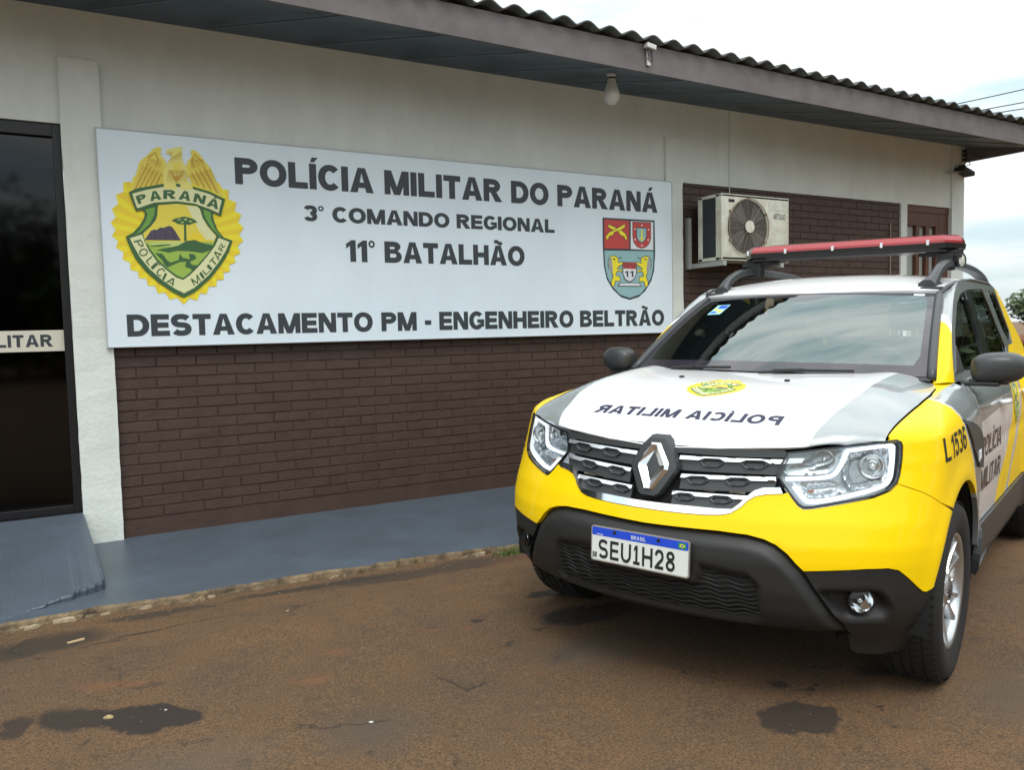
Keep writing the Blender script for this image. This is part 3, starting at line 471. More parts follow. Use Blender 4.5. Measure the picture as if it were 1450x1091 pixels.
    # hairline cracks
    cv = n.new('ShaderNodeTexVoronoi'); cv.feature = 'DISTANCE_TO_EDGE'; cv.inputs['Scale'].default_value = .8; k.new(wv.outputs[0], cv.inputs['Vector'])
    crk = ramp(cv.outputs['Distance'], .002, (1, 1, 1), .006, (0, 0, 0)).outputs['Color']
    crk = math_('MULTIPLY', crk, ramp(mid.outputs['Fac'], .52, (0, 0, 0), .60, (1, 1, 1)).outputs['Color']); col = mix(math_('MULTIPLY', crk, .7), col, (.025, .02, .016))
    k.new(col, b.inputs['Base Color'])
    rr = n.new('ShaderNodeMix'); rr.data_type = 'FLOAT'; k.new(rough, rr.inputs[0]); rr.inputs[2].default_value = .85; rr.inputs[3].default_value = .62; k.new(rr.outputs[0], b.inputs['Roughness'])
    bu = n.new('ShaderNodeBump'); bu.inputs['Strength'].default_value = 1.0; bu.inputs['Distance'].default_value = .012
    h = math_('ADD', fine.outputs['Fac'], math_('MULTIPLY', mid.outputs['Fac'], 1.2)); h = math_('SUBTRACT', h, math_('MULTIPLY', crk, .8)); k.new(h, bu.inputs['Height']); k.new(bu.outputs['Normal'], b.inputs['Normal'])
    return m
tag(obj('ground', V, F, ground_mat(), None, None, True), kind='structure')

# painted walkway along the wall, with a chipped edge
EDGE = [(-9, -1.40), (-3, -1.45), (-.22, -1.475), (.17, -1.462), (.74, -1.50), (1.67, -1.525), (2.49, -1.635), (3.3, -1.66), (3.75, -1.60), (3.95, -1.25), (4.1, -.92), (10.05, -.9)]
e2 = dens(EDGE, .035, False); rn = random.Random(3)
e2 = [(x, y + rn.uniform(-.012, .012) + .018 * math.sin(x * 9) * math.sin(x * 3.1)) for x, y in e2]
V = []; F = []; n = len(e2)
for x, y in e2: V.append((x, .1, .012))
for x, y in e2: V.append((x, y, .010))
for x, y in e2: V.append((x, y - .005, -.004))
for x, y in e2: V.append((x, y - .009, -.12))
for r in range(3): F += [(r * n + i, (r + 1) * n + i, (r + 1) * n + i + 1, r * n + i + 1) for i in range(n - 1)]
tag(obj('walkway', V, F, [M['slab'], M['rubble']], None, [0] * (n - 1) + [1] * (2 * n - 2)), kind='structure')
# ramp up to the glass door, its foot broken away
rf = [(.255, -1.12), (.246, -1.155), (.215, -1.185), (.17, -1.205), (.13, -1.225), (.08, -1.262), (.03, -1.278), (-.03, -1.315), (-.10, -1.335), (-.20, -1.39), (-.30, -1.40), (-.9, -1.39), (-1.9, -1.38)]
rf = dens(crom(rf, 3), .012, False); rq = random.Random(9); wob = [rq.uniform(-1, 1) for _ in range(400)]
rf = [(x, y + .006 * wob[i] + .010 * wob[i // 4] ) for i, (x, y) in enumerate(rf)]
fz = lambda x: .013 + .050 * float(np.clip((x + .12) / .34, 0, 1))
V = []; F = []; n = len(rf)
for x, y in rf: V += [(x * .82 if x > 0 else x, .06, .228), (x, y, fz(x)), (x + .002, y - .006, fz(x) * .72), (x, y - .003, -.005)]
for i in range(n - 1):
    for j in range(3): F.append((i * 4 + j, i * 4 + 4 + j, i * 4 + 5 + j, i * 4 + 1 + j))
b0 = len(V); V += [(.209, .06, 0), (.255, -1.13, 0)]; F.append((0, 1, b0 + 1, b0))
tag(obj('ramp', V, F, M['slab']), kind='structure')
# crumbled pale concrete along the walkway edge
V = MB(); rn = random.Random(11)
def lump(mb, x, y, z, sx, sy, sz, rn, mi=0, n=7):
    k = [(sx * math.cos(2 * math.pi * i / n + .3) * rn.uniform(.7, 1.15), sy * math.sin(2 * math.pi * i / n + .3) * rn.uniform(.7, 1.15)) for i in range(n)]
    a = rn.uniform(-.4, .4); ca, sa = math.cos(a), math.sin(a); k = [(p * ca - q * sa, p * sa + q * ca) for p, q in k]
    v = [(x + p, y + q, z) for p, q in k] + [(x + p * .8, y + q * .8, z + sz * rn.uniform(.8, 1.1)) for p, q in k]
    mb.add(v, [tuple(n + i for i in range(n))] + [(i, (i + 1) % n, n + (i + 1) % n, n + i) for i in range(n)], mi)
for x, y in dens(EDGE[2:8], .04, False):
    if rn.random() < .16 + .42 * (math.sin(x * 2.7 + .6) > .1): lump(V, x + rn.uniform(-.02, .02), y - rn.uniform(.008, .03), gz(x, y) - .008, rn.uniform(.018, .055), rn.uniform(.007, .016), rn.uniform(.014, .028), rn, 1 if rn.random() < .65 else 0)
    for _ in range(2):
        if rn.random() < .6: q = y - rn.uniform(.03, .16); lump(V, x + rn.uniform(-.03, .03), q, gz(x, q) - .002, rn.uniform(.002, .008), rn.uniform(.002, .007), rn.uniform(.002, .006), rn)
tag(V.build('concrete_rubble', [M['rubble'], M['pale']]), kind='stuff')
V = MB()
for _ in range(5200):
    x = rn.uniform(-.4, 4.4); y = rn.uniform(-5.2, -1.7); s = rn.choice((.0012, .0015, .0018, .002, .002, .0025, .0035)); lump(V, x, y, gz(x, y) - .001, s, s * .8, s * .8, rn, 0, 5)
tag(V.build('gravel', mat('gravel_grit', (.22, .17, .12), .9, var=.6, vscale=9)), kind='stuff')
paper = mat('paper_scrap', (.62, .60, .55), .8); stone = mat('yellow_stone', (.42, .31, .15), .8, var=.3, vscale=40)
def small(name, x, y, s, mt, label, cat, seed=1, flat=.4, grp=None):
    mb = MB(); lump(mb, 0, 0, -.001, s, s * .62, s * flat, random.Random(seed), 0, 8); o = mb.build(name, mt); o.location = (x, y, float(gz(x, y))); tag(o, label, cat, grp)
small('stone', .15, -2.89, .018, stone, 'flat yellowish stone lying in the wet dark stain on the asphalt', 'stone', 5)
small('stone', .33, -2.93, .006, paper, 'tiny white pebble at the right end of the dark stain', 'stone', 6)
small('paper_scrap', .93, -3.39, .011, paper, 'small white scrap on the open asphalt in front of the car', 'litter', 8, .15)
small('paper_scrap', .20, -1.98, .009, paper, 'white chip beside the broken foot of the ramp', 'litter', 9, .2)
small('paper_scrap', 1.0, -2.04, .010, stone, 'pale yellow chip on the asphalt below the walkway edge', 'litter', 10, .3)
mb = MB(); mb.tube([(-.034, -.008, .006), (.034, .008, .007)], .0075, 10); o = mb.build('wood_stick', mat('bare_wood', (.42, .30, .17), .8)); o.location = (.085, -1.85, float(gz(.085, -1.85))); tag(o, 'short pale stick lying by the broken ramp edge', 'stick')
# grass tuft where the walkway meets the asphalt by the car
mb = MB(); rn = random.Random(4)
for i in range(150):
    x, y = 2.47 + rn.gauss(0, .055), -1.70 + rn.gauss(0, .018); h = rn.uniform(.02, .06); a = rn.uniform(0, 6.28); dx, dy = .02 * math.cos(a), .02 * math.sin(a); z = float(gz(x, y))
    mb.add([(x - .002, y, z), (x + .002, y, z), (x + dx, y + dy, z + h)], [(0, 1, 2)])
tag(mb.build('grass', mat('grass_blade', (.09, .15, .03), .7), fix=False), kind='stuff')

# ---------------------------------------------------------------- the building
B = empty('police_station', (0, 0, 0), 'single storey white station with brown brick front under a corrugated roof', 'building')
mb = MB()
mb.box(-9, 10.05, .0, .2, 2.737, 3.62); mb.box(-9, -1.62, .0, .2, -.1, 2.737); mb.box(9.80, 10.05, .0, .2, -.1, 2.737); mb.box(8.81, 8.925, -.012, .2, -.1, 2.735)
mb.box(9.85, 10.05, .2, 9, -.1, 3.62); mb.box(-9, -8.8, .2, 9, -.1, 3.62); mb.box(-9, 10.05, 9, 9.2, -.1, 3.62)
mb.build('wall', M['white_wall'], B)
for x0, x1, zt, yy in ((.21, .442, 3.146, -.035), (5.218, 5.42, 3.142, -.03), (9.80, 10.052, 3.55, -.02)):
    mb = MB(); vs = []
    nz_ = 40; rn = random.Random(int(x0 * 100))
    for i in range(nz_ + 1):
        z = -.1 + (zt + .1) * i / nz_; j = lambda: rn.uniform(-.0025, .0025)
        vs += [(x0 + j(), .0, z), (x0 + j(), yy + j(), z), (x1 + j(), yy + j(), z), (x1 + j(), .0, z)]
    fs = [(i * 4 + a, i * 4 + a + 1, i * 4 + a + 5, i * 4 + a + 4) for i in range(nz_) for a in range(3)] + [(nz_ * 4, nz_ * 4 + 1, nz_ * 4 + 2, nz_ * 4 + 3)]
    mb.add(vs, fs); mb.build('pillar', M['white_wall'], B)
def bricks(x0, x1, z0, z1, yb):
    mb = MB(); rn = random.Random(5); pz = .0735; px = .262; j = .0075
    mb.box(x0, x1, yb, .2, -.1, z1, 1)
    mb.box(x0 + .001, x1 - .001, yb - .0065, yb, -.1, z0 - .006, 0)
    r = 0; z = z0
    while z < z1 - .02:
        zt = min(z + pz - j, z1); x = x0 - (px / 2 if r % 2 else 0) + rn.uniform(-.01, .01)
        while x < x1:
            xa = max(x, x0); xb = min(x + px - .0035 - rn.uniform(0, .003), x1)
            if xb - xa > .02:
                d = .0065 + rn.uniform(-.0013, .0013); b = .0035; q = lambda: rn.uniform(-.0012, .0012)
                v = [(xa, yb, z), (xb, yb, z), (xb, yb, zt), (xa, yb, zt), (xa + b, yb - d + q(), z + b + q()), (xb - b, yb - d + q(), z + b + q()), (xb - b, yb - d + q(), zt - b + q()), (xa + b, yb - d + q(), zt - b + q())]
                mb.add(v, [(4, 5, 6, 7), (0, 1, 5, 4), (1, 2, 6, 5), (2, 3, 7, 6), (3, 0, 4, 7)], 0)
            x += px
        z += pz; r += 1
    mb.build('brick_panel', [M['brick'], M['mortar']], B)
bricks(.442, 5.218, .135, 2.735, .014); bricks(5.42, 8.81, .135, 2.735, .014)
mb = MB(); mb.box(8.62, 8.635, -.006, .002, 0, 2.5); mb.build('wall_pipe', M['rust'], B)
# dark glass entrance at the left
D = empty('entrance_door', (0, 0, 0)); D.parent = B
mb = MB(); mb.box(.160, .21, .02, .10, .225, 2.74, 0, .004); mb.box(-1.62, .160, .02, .10, 2.655, 2.74, 0, .004); mb.box(-1.62, .160, .02, .10, .225, .275, 0, .004); mb.box(-.78, -.72, .022, .098, .275, 2.655); mb.box(-1.62, -1.56, .022, .098, .275, 2.655); mb.box(-1.62, .21, .0, .12, .0, .225)
mb.build('door_frame', M['black_frame'], D)
blackglass = glass('black_glass', (.05, .052, .05), .05, 1.45)
mb = MB(); mb.box(-1.56, -.78, .055, .061, .275, 2.655); mb.box(-.72, .162, .055, .061, .275, 2.655); mb.build('door_glass', blackglass, D)
mb = MB(); mb.box(-1.62, .2, 1.6, 1.62, 0, 2.74); mb.build('inner_wall', mat('dim_room', (.05, .05, .045), .8), D)
st = obj('door_strip', [(-1.55, .0535, 1.288), (.188, .0535, 1.288), (.190, .0535, 1.424), (-1.55, .0535, 1.418)], [(0, 1, 2, 3)], M['strip'], D)
lettering('door_lettering', 'POLÍCIA MILITAR', 0.90, .078, lambda u, v, k: (-.805 + u, .0525 - k, 1.318 + v), M['ink'], st, .27)
# brown door with curtained panes at the far end
D = empty('brown_door', (0, 0, 0)); D.parent = B
mb = MB(); mb.box(8.925, 9.80, .02, .12, 2.66, 2.737); mb.box(8.925, 8.975, .02, .12, 0, 2.66)
for x in (9.16, 9.355, 9.55): mb.box(x, x + .065, .03, .11, .9, 2.66)
mb.box(9.615, 9.80, .028, .112, 0, 2.66); mb.box(8.975, 9.615, .03, .11, 0, .9); mb.box(8.975, 9.615, .031, .109, 2.5, 2.66)
mb.build('door_leaf', M['brown_door'], D)
for a, c in ((8.975, 9.16), (9.225, 9.355), (9.42, 9.55)): mb = MB(); mb.box(a, c, .075, .085, .9, 2.5); mb.build('pane', M['curtain'], D)
# roof: sheets, fascia, soffit
tilt = lambda x: -.0088 * (x - 3.0)
X0, X1 = -9.3, 10.32
def sheet():
    mb = MB(); pitch = .2096; n = 10; xs_ = np.arange(X0, X1 + .001, pitch / n); V = []; F = []
    rows = [(-.955, 0), (-.5, .045), (.9, .19), (.9, .198), (5, .62)]
    for yy, dz in rows:
        for x in xs_:
            p = (x - 4.30) / pitch; h = .046 * (.5 + .5 * math.cos(2 * math.pi * p)) ** .8
            V.append((x, yy, 3.592 + tilt(x) + dz + h))
    m = len(xs_)
    for r in range(len(rows) - 1): F += [(r * m + i, r * m + i + 1, (r + 1) * m + i + 1, (r + 1) * m + i) for i in range(m - 1)]
    o = obj('roof_sheet', V, F, M['tile'], B, None, True); s = o.modifiers.new('thick', 'SOLIDIFY'); s.thickness = .012; s.offset = 1
    return o
rs = sheet()
mb = MB(); rn = random.Random(2)
for i in range(14):
    x = 1.3 + i * .62 + rn.uniform(-.1, .1); x = 4.30 + round((x - 4.30) / .2096) * .2096; mb = MB(); mb.tube([(x, -.80, 3.64 + tilt(x)), (x, -.80, 3.672 + tilt(x))], [.012, .008], 6); mb.build('roof_bolt', M['rust'], rs)
def long_board(name, y0, y1, z0, z1, mt, par):
    mb = MB(); xs_ = np.linspace(X0 + .05, X1 - .1, 30); v = []; f = []
    for x in xs_: t = tilt(x); v += [(x, y0, z0 + t), (x, y1, z0 + t), (x, y1, z1 + t), (x, y0, z1 + t)]
    for i in range(29):
        for a in range(4): f.append((i * 4 + a, i * 4 + (a + 1) % 4, i * 4 + 4 + (a + 1) % 4, i * 4 + 4 + a))
    f += [(3, 2, 1, 0), tuple(29 * 4 + a for a in range(4))]; mb.add(v, f); return mb.build(name, mt, par)
long_board('fascia', -.90, -.875, 3.372, 3.585, M['fascia'], B)
mb = MB(); v = []; f = []
mb.add([(X0 + .06, -.876, 3.385 + tilt(X0)), (X1 - .12, -.876, 3.385 + tilt(X1)), (X1 - .12, .02, 3.475 + .0035 * (X1 - 3)), (X0 + .06, .02, 3.47 + .0035 * (X0 - 3))], [(0, 1, 2, 3)])
sf = mb.build('soffit', M['soffit'], B)
mb = MB()
for i in range(-12, 14):   # slanting cover strips under the eave
    xa = .35 + i * .72; a = Vector((xa + .05, -.075, 3.458 + .0035 * (xa - 3))); xb = xa + .74
    if xb > X1 - .2 or xa < X0 + .2: continue
    c = Vector((xb, -.86, 3.383 + tilt(xb))); d = (c - a).normalized(); s = Vector((d.y, -d.x, 0)) * .012
    mb.add([tuple(a - s), tuple(a + s), tuple(c + s), tuple(c - s), tuple(a - s - Vector((0, 0, .007))), tuple(a + s - Vector((0, 0, .007))), tuple(c + s - Vector((0, 0, .007))), tuple(c - s - Vector((0, 0, .007)))], [(4, 5, 6, 7), (0, 1, 5, 4), (1, 2, 6, 5), (2, 3, 7, 6), (3, 0, 4, 7)])
mb.build('cover_strip', M['soffit'], sf)
mb = MB(); mb.box(X1 - .16, X1 - .11, -.875, 5, 3.33, 3.56); mb.build('barge_board', M['fascia'], B)

# ---------------------------------------------------------------- the sign board
SG = empty('sign_board', (.408, -.06, 1.306), 'long white board lettered Polícia Militar do Paraná, hung between two white pillars', 'sign')
mb = MB(); mb.box(0, 4.845, 0, .024, 0, 1.411); mb.build('board', M['sign'], SG)
mb = MB()
for a in ((-.006, 4.851, -.004, .03, 1.411, 1.417), (-.006, 4.851, -.004, .03, -.006, 0), (-.006, 0, -.004, .03, 0, 1.411), (4.845, 4.851, -.004, .03, 0, 1.411)): mb.box(*a)
mb.build('frame', M['sign_edge'], SG)
mb = MB()
for x, z in ((.05, .25), (.05, 1.2), (4.80, .25), (4.80, 1.2), (2.4, 1.2), (2.4, .2)): mb = MB(); mb.box(x - .02, x + .02, .024, .062, z - .03, z + .03); mb.build('fixing_block', M['galv'], SG)
s3 = lambda x0, z0: (lambda u, v, k: (x0 - .408 + u, -.0015 - k, z0 - 1.306 + v))
for s, x0, x1, z0, cap, wt in (('POLÍCIA MILITAR DO PARANÁ', 1.263, 5.079, 2.421, .184, .30), ('3° COMANDO REGIONAL', 1.738, 3.925, 2.189, .113, .29), ('11° BATALHÃO', 2.046, 3.615, 1.899, .163, .30), ('DESTACAMENTO PM - ENGENHEIRO BELTRÃO', .527, 5.147, 1.371, .146, .295)):
    lettering('lettering', s, x1 - x0, cap, s3(x0, z0), M['ink'], SG, wt, .075)
def emblem(name, layers, txt, to3d, parent, step=.0002, grid=50, tk=.0002):
    V = []; F = []; ms = []; fm = []
    for i, (m, poly) in enumerate(layers):
        if m not in ms: ms.append(m)
        p = [(a / 1000, b / 1000) for a, b in poly]
        v, t, bd = fill(p, (), grid)
        b0 = len(V); V += [to3d(a, b, step * (i + 1)) for a, b in v]; F += [tuple(b0 + j for j in f) for f in t]; fm += [ms.index(m)] * len(t)
    for ch, m, bl, br, tl, wt in txt:
        if m not in ms: ms.append(m)
        n0 = len(F); q = lambda p: (p[0] / 1000, p[1] / 1000); placed_glyph(V, F, ch, q(bl), q(br), q(tl), to3d, wt, step * (len(layers) + 2)); fm += [ms.index(m)] * (len(F) - n0)
    return obj(name, V, F, [M[m] for m in ms], parent, fm)
emblem('crest', CREST, CREST_TXT, lambda a, b, k: (.886 - .408 + a, -.001 - k, 2.10 - 1.306 + b), SG, .00007)
emblem('badge', BADGE, BADGE_TXT, lambda a, b, k: (4.741 - .408 + a, -.001 - k, 1.98 - 1.306 + b), SG, .0001)

# ---------------------------------------------------------------- air conditioner on its bracket
A = empty('air_conditioner', (5.54, -.42, 1.967), 'cream outdoor air conditioner with rusted round fan guard on a wall bracket', 'air conditioner')
W_, H_, D_ = .90, .612, .31
mb = MB(); mb.box(0, W_, 0, .03, 0, H_, 0, .008); mb.box(0, .025, .03, .075, .0, H_); mb.box(0, .03, D_ - .05, D_, 0, H_); mb.box(0, W_, .0, D_, H_ - .028, H_ + .002, 0, .006); mb.box(0, W_, .0, D_, -.002, .03, 0, .005); mb.box(W_ - .02, W_, .03, D_, .03, H_ - .03)
cas = mb.build('casing', M['ac_white'], A, auto=40)
mb = MB(); mb.box(.62, .624, -.0015, .0, .03, H_ - .04); mb.box(.63, .86, -.0012, 0, H_ - .125, H_ - .122); mb.build('panel_seam', M['galv'], cas)
mb = MB(); mb.box(.012, .02, .075, D_ - .05, .03, H_ - .03)
for i in range(34): z = .04 + i * .0163; mb.box(.008, .014, .075, D_ - .05, z, z + .004)
mb.build('coil', M['ac_dark'], A)
cx, cz, rr = .335, .315, .262
mb = MB(); mb.prism([(cx + (rr - .004) * math.cos(2 * math.pi * i / 40), cz + (rr - .004) * math.sin(2 * math.pi * i / 40)) for i in range(40)], Matrix(((1, 0, 0, 0), (0, 0, 1, -.003), (0, 1, 0, 0), (0, 0, 0, 1))), .002); mb.build('fan_opening', M['ac_dark'], A)
mb = MB()
for k in range(4):
    a0 = k * math.pi / 2 + .4; pts = []
    v = []; 
    for i in range(7):
        r = .05 + .19 * i / 6; v += [(cx + r * math.cos(a0), -.006, cz + r * math.sin(a0)), (cx + r * math.cos(a0 + .75), -.0045, cz + r * math.sin(a0 + .75))]
    mb.add(v, [(2 * i, 2 * i + 1, 2 * i + 3, 2 * i + 2) for i in range(6)])
mb.build('fan_blade', mat('grey_blade', (.10, .11, .11), .5), A)
mb = MB()
for r in list(np.linspace(.075, rr, 13)):
    mb.tube([(cx + r * math.cos(2 * math.pi * i / 44), -.022, cz + r * math.sin(2 * math.pi * i / 44)) for i in range(45)], .0014 if r < rr - .01 else .005, 5, cap=False)
for k in range(16):
    a = 2 * math.pi * k / 16 + .1; mb.tube([(cx + .06 * math.cos(a), -.025, cz + .06 * math.sin(a)), (cx + (rr + .008) * math.cos(a), -.018, cz + (rr + .008) * math.sin(a))], .003 if k % 4 == 2 else .0014, 5)
for k in range(6): a = 2 * math.pi * k / 6 + .5; mb.box(cx + (rr + .008) * math.cos(a) - .01, cx + (rr + .008) * math.cos(a) + .01, -.02, 0, cz + (rr + .008) * math.sin(a) - .01, cz + (rr + .008) * math.sin(a) + .01)
gd = mb.build('fan_guard', M['rust'], A)
mb = MB(); mb.prism([(cx + .058 * math.cos(2 * math.pi * i / 28), cz + .058 * math.sin(2 * math.pi * i / 28)) for i in range(28)], Matrix(((1, 0, 0, 0), (0, 0, 1, -.033), (0, 1, 0, 0), (0, 0, 0, 1))), .01); mb.build('hub_cap', M['ac_white'], gd)
lettering('lettering', 'MITSUO', .165, .055, lambda u, v, k: (.685 + u, -.002 - k, .405 + v), mat('faded_print', (.12, .13, .12), .6), A, .2, .2)
mb = MB(); mb.box(.09, .165, -.0025, .0, H_ - .075, H_ - .048); mb.build('name_plate', M['black_frame'], A)
for x, xf in ((.0, .03), (.82, .86)):
    mb = MB(); mb.box(x - .03, x + .01, -.05 if x == 0 else .0, D_ + .105, -.055, -.012); mb.box(x - .055, x - .015, D_ + .075, D_ + .118, -.06, .43)
    mb.box(xf, xf + .05, .02, .05, -.014, 0); mb.box(xf, xf + .05, D_ - .05, D_ - .02, -.014, 0); mb.build('wall_bracket', M['galv'], A)
mb = MB(); mb.tube([(6.062, -.008, 3.47), (6.060, -.008, 2.74), (6.05, -.012, 2.5), (6.02, -.05, 2.35)], .005, 6)
tag(mb.build('cable', M['white_wall']), 'thin painted cable running down the white wall to the air conditioner', 'cable')
# ---------------------------------------------------------------- small fittings
Lm = empty('light_bulb', (4.21, -.52, 3.44), 'large frosted bulb hanging under the eave above the sign', 'lamp')
mb = MB(); T = Matrix.Identity(4)
mb.lathe([(.0, -.245), (.03, -.238), (.055, -.215), (.068, -.18), (.066, -.15), (.05, -.10), (.036, -.06), (.032, -.03)], T, 24); mb.build('bulb', M['bulb'], Lm, True)
mb = MB(); mb.lathe([(.03, -.035), (.033, -.03), (.035, .0), (.05, .012), (.05, .03), (0, .03)], T, 20); mb.build('socket', M['socket'], Lm, True)
mb = MB(); mb.lathe([(.0335, -.036), (.0355, -.036), (.0355, -.024), (.0335, -.024)], T, 20); mb.build('collar', M['black'], Lm)
Lm = empty('junction_box', (4.27, -.915, 3.50), 'small white box with dangling wires screwed to the fascia board', 'junction box'); Lm.scale = (.82, .82, .82)
mb = MB(); mb.box(-.055, .055, -.05, .012, .04, .085, 0, .006, Matrix.Rotation(.15, 4, 'Y')); mb.build('box_cover', M['socket'], Lm)
mb = MB()
for k in range(4): mb.tube([(-.03 + k * .02, -.02, .04), (-.02 + .015 * k, -.03, -.02 - .02 * k), (-.01 + .01 * k, .0, -.09), (-.0, .03, -.12)], .004, 5)
mb.build('wire', M['wire'], Lm)
mb = MB(); mb.box(-.02, .02, -.012, .0, -.11, .03); mb.build('clip', M['socket'], Lm)
Lm = empty('flood_lamp', (9.93, -.05, 3.17), 'dark lamp bracket with loose wires on the far corner of the building', 'lamp')
mb = MB(); mb.box(-.10, .13, -.10, .03, -.02, .035, 0, .01, Matrix.Rotation(.25, 4, 'Y')); mb.box(.0, .04, -.03, .05, .03, .09); mb.build('lamp_head', M['black'], Lm)
mb = MB(); mb.tube([(-.25, .02, -.02), (-.05, -.02, .0)], .012, 6); mb.build('arm', M['galv'], Lm)
mb = MB(); mb.tube([(.05, 0, .09), (.09, -.02, .14), (.06, .0, .19), (.11, -.01, .24), (.07, .02, .29)], .007, 5); mb.tube([(.06, 0, .08), (.14, -.03, .10), (.12, .0, .2), (.06, .02, .27)], .006, 5)
for z in (.14, .2, .25): mb.box(.045, .085, -.02, .02, z, z + .03)
mb.build('loose_wire', M['wire'], Lm)
for a, b_, lab in (((21.5, 11, 7.3), (35.1, 3.0, 10.5), 'topmost power line rising from the roof corner into the sky'), ((22.6, 10.4, 7.3), (35.6, 2.6, 9.9), 'middle power line beyond the roof corner'), ((23.6, 10.1, 7.40), (35.6, 2.5, 9.45), 'lowest power line beyond the roof corner')):
    mb = MB(); a, b_ = Vector(a), Vector(b_); mb.tube([a + (b_ - a) * t - Vector((0, 0, 4 * t * (1 - t) * .12)) for t in np.linspace(0, 1, 14)], .016, 5); tag(mb.build('power_line', M['wire']), lab, 'cable', 'power lines at the roof corner')

# ---------------------------------------------------------------- distance: trees, tiled wall
leafm = [mat('leaf_%s' % k, c, .6, var=.35, vscale=3) for k, c in (('dark', (.036, .066, .020)), ('mid', (.060, .105, .030)), ('light', (.10, .145, .045)))]
bark = mat('bark', (.08, .06, .045), .9)
def tree(x, y, h, rad, n, seed, label, ls=.28, z0=0.0, grp=None):
    rn = random.Random(seed); t = empty('tree', (x, y, z0), label, 'tree', grp)
    mb = MB(); mb.tube([(0, 0, -.3), (.05, 0, h * .25), (-.05, .1, h * .5), (0, 0, h * .8)], [h * .03, h * .024, h * .016, h * .006], 8)
    cl = []
    for k in range(9 + int(rad * 2)):
        a = rn.uniform(0, 6.28); q = rn.uniform(.1, .95); z = h * rn.uniform(.16, .95); rr_ = rad * q * (1 - .55 * max(0, (z / h - .6) / .4)); c = Vector((rr_ * math.cos(a), rr_ * math.sin(a), z)); cl.append((c, rad * rn.uniform(.25, .5), rn.choice((0, 0, 1, 1, 2))))
        mb.tube([(0, 0, h * .3), tuple(c * .55 + Vector((0, 0, h * .12))), tuple(c)], [h * .011, h * .007, h * .003], 5)
    mb.build('trunk', bark, t)
    mb = MB()
    for _ in range(n):
        c, r, mi = rn.choice(cl); d = Vector((rn.gauss(0, 1), rn.gauss(0, 1), rn.gauss(0, .8))); d = d.normalized() * r * rn.random() ** .45; p = c + d
        u = Vector((rn.gauss(0, 1), rn.gauss(0, 1), rn.gauss(0, .6))).normalized(); v = u.orthogonal().normalized(); s = ls * rn.uniform(.5, 1.2)
        mb.add([tuple(p - u * s), tuple(p + v * s * .5), tuple(p + u * s), tuple(p - v * s * .5)], [(0, 1, 2, 3)], min(2, max(0, mi + rn.choice((-1, 0, 0, 1)))))
    mb.build('crown', leafm, t, fix=False)
tree(40.4, 13.9, 3.6, 2.7, 6500, 1, 'bushy green tree beyond the tiled wall at the right edge', .15, -1.0)
tree(47.5, 15.2, 5.2, 3.0, 2600, 2, 'taller green tree further off behind the tiled wall', .28, -1.0)
for i, (x, y, h, r) in enumerate(((-12, -27, 6, 4), (-5, -29, 5.5, 4), (1, -30, 6, 4.5), (7, -30, 6.5, 4), (14, -28, 7.5, 4), (21, -22, 8, 4.5), (27, -13, 8, 4), (29, -5, 9, 4.2), (30, 1.0, 8, 4.0), (34, 5.0, 8, 3.8), (36, -2, 10, 4.5))):
    tree(x, y, h, r, 5200, 20 + i, 'leafy roadside tree across the yard mirrored in the car windows', .26, 0, 'trees across the yard')
Wl = empty('tiled_wall', (21.6, 5.0, -.34), 'low brown boundary wall capped with clay roof tiles', 'wall')
mb = MB(); mb.box(-1.5, 12, -.1, .1, -.6, 1.12); mb.build('wall_body', mat('earthy_plaster', (.24, .13, .09), .9, var=.4, vscale=2), Wl)
mb = MB()
for i in range(84):
    x = -1.5 + i * .16; mb.tube([(x, -.32, 1.08), (x, 0, 1.24), (x, .32, 1.08)], .075, 7)
mb.build('tile_cap', mat('clay_tile', (.20, .085, .05), .9, var=.5, vscale=6), Wl)
Wl.rotation_euler = (0, 0, R(12))
# ---------------------------------------------------------------- the patrol car (own frame: x to its left, y rearward, z up)
CAR = empty('patrol_car', (1.876, -3.683, 0), 'yellow, white and grey police off-roader with red light bar parked nose out', 'car')
_z = Vector((.01426, -.01228, 1)).normalized(); _y = Vector((.92911, .36981, -.0087)); _y = (_y - _z * _y.dot(_z)).normalized(); _x = _y.cross(_z)
CAR.rotation_euler = Matrix((_x, _y, _z)).transposed().to_euler()
paint = dict(
 yellow=mat('paint_yellow', (.90, .61, .002), .40, 0, .24, spec=.12), white=mat('paint_white', (.80, .81, .81), .35, 0, 1.0),
 grey=mat('paint_grey', (.30, .335, .34), .32, .25, 1.0), blue=mat('hood_ink', (.012, .014, .050), .5))
plas = mat('black_plastic', (.0135, .014, .0135), .54, bump=.25, bscale=420, bdist=.001)
plas2 = mat('satin_plastic', (.036, .039, .041), .38)
gloss = mat('gloss_black', (.014, .016, .017), .16)
void = mat('dark_void', (.006, .006, .006), .9)
chrome = mat('chrome', (.80, .81, .82), .07, 1.0)
satin = mat('satin_chrome', (.78, .80, .82), .28, .9); bowlm = mat('lamp_bowl', (.58, .61, .63), .22, .75)
rubber = mat('tyre_rubber', (.0105, .0105, .010), .8, bump=.3, bscale=200, bdist=.002)
alloy = mat('alloy', (.55, .57, .58), .28, .9); alloy_d = mat('alloy_dark', (.09, .09, .095), .4, .5)
led = emis('led_tube', (.90, .93, 1.0), .62)
lampg = glass('lamp_lens', (.93, .96, .96), .0, 1.45)
wsg = glass('windscreen', (.68, .78, .75), .0, 2.55, tintg=(.84, .97, .95)); sideg = glass('tinted_window', (.08, .10, .095), .0, 1.6)
frit = mat('glass_border', (.030, .028, .036), .04, 0, 0.25)
redl = mat('red_lens', (.36, .016, .024), .2, 0, 1.0); amber = mat('strobe_lens', (.45, .40, .24), .25, 0, .8, var=.3, vscale=90)
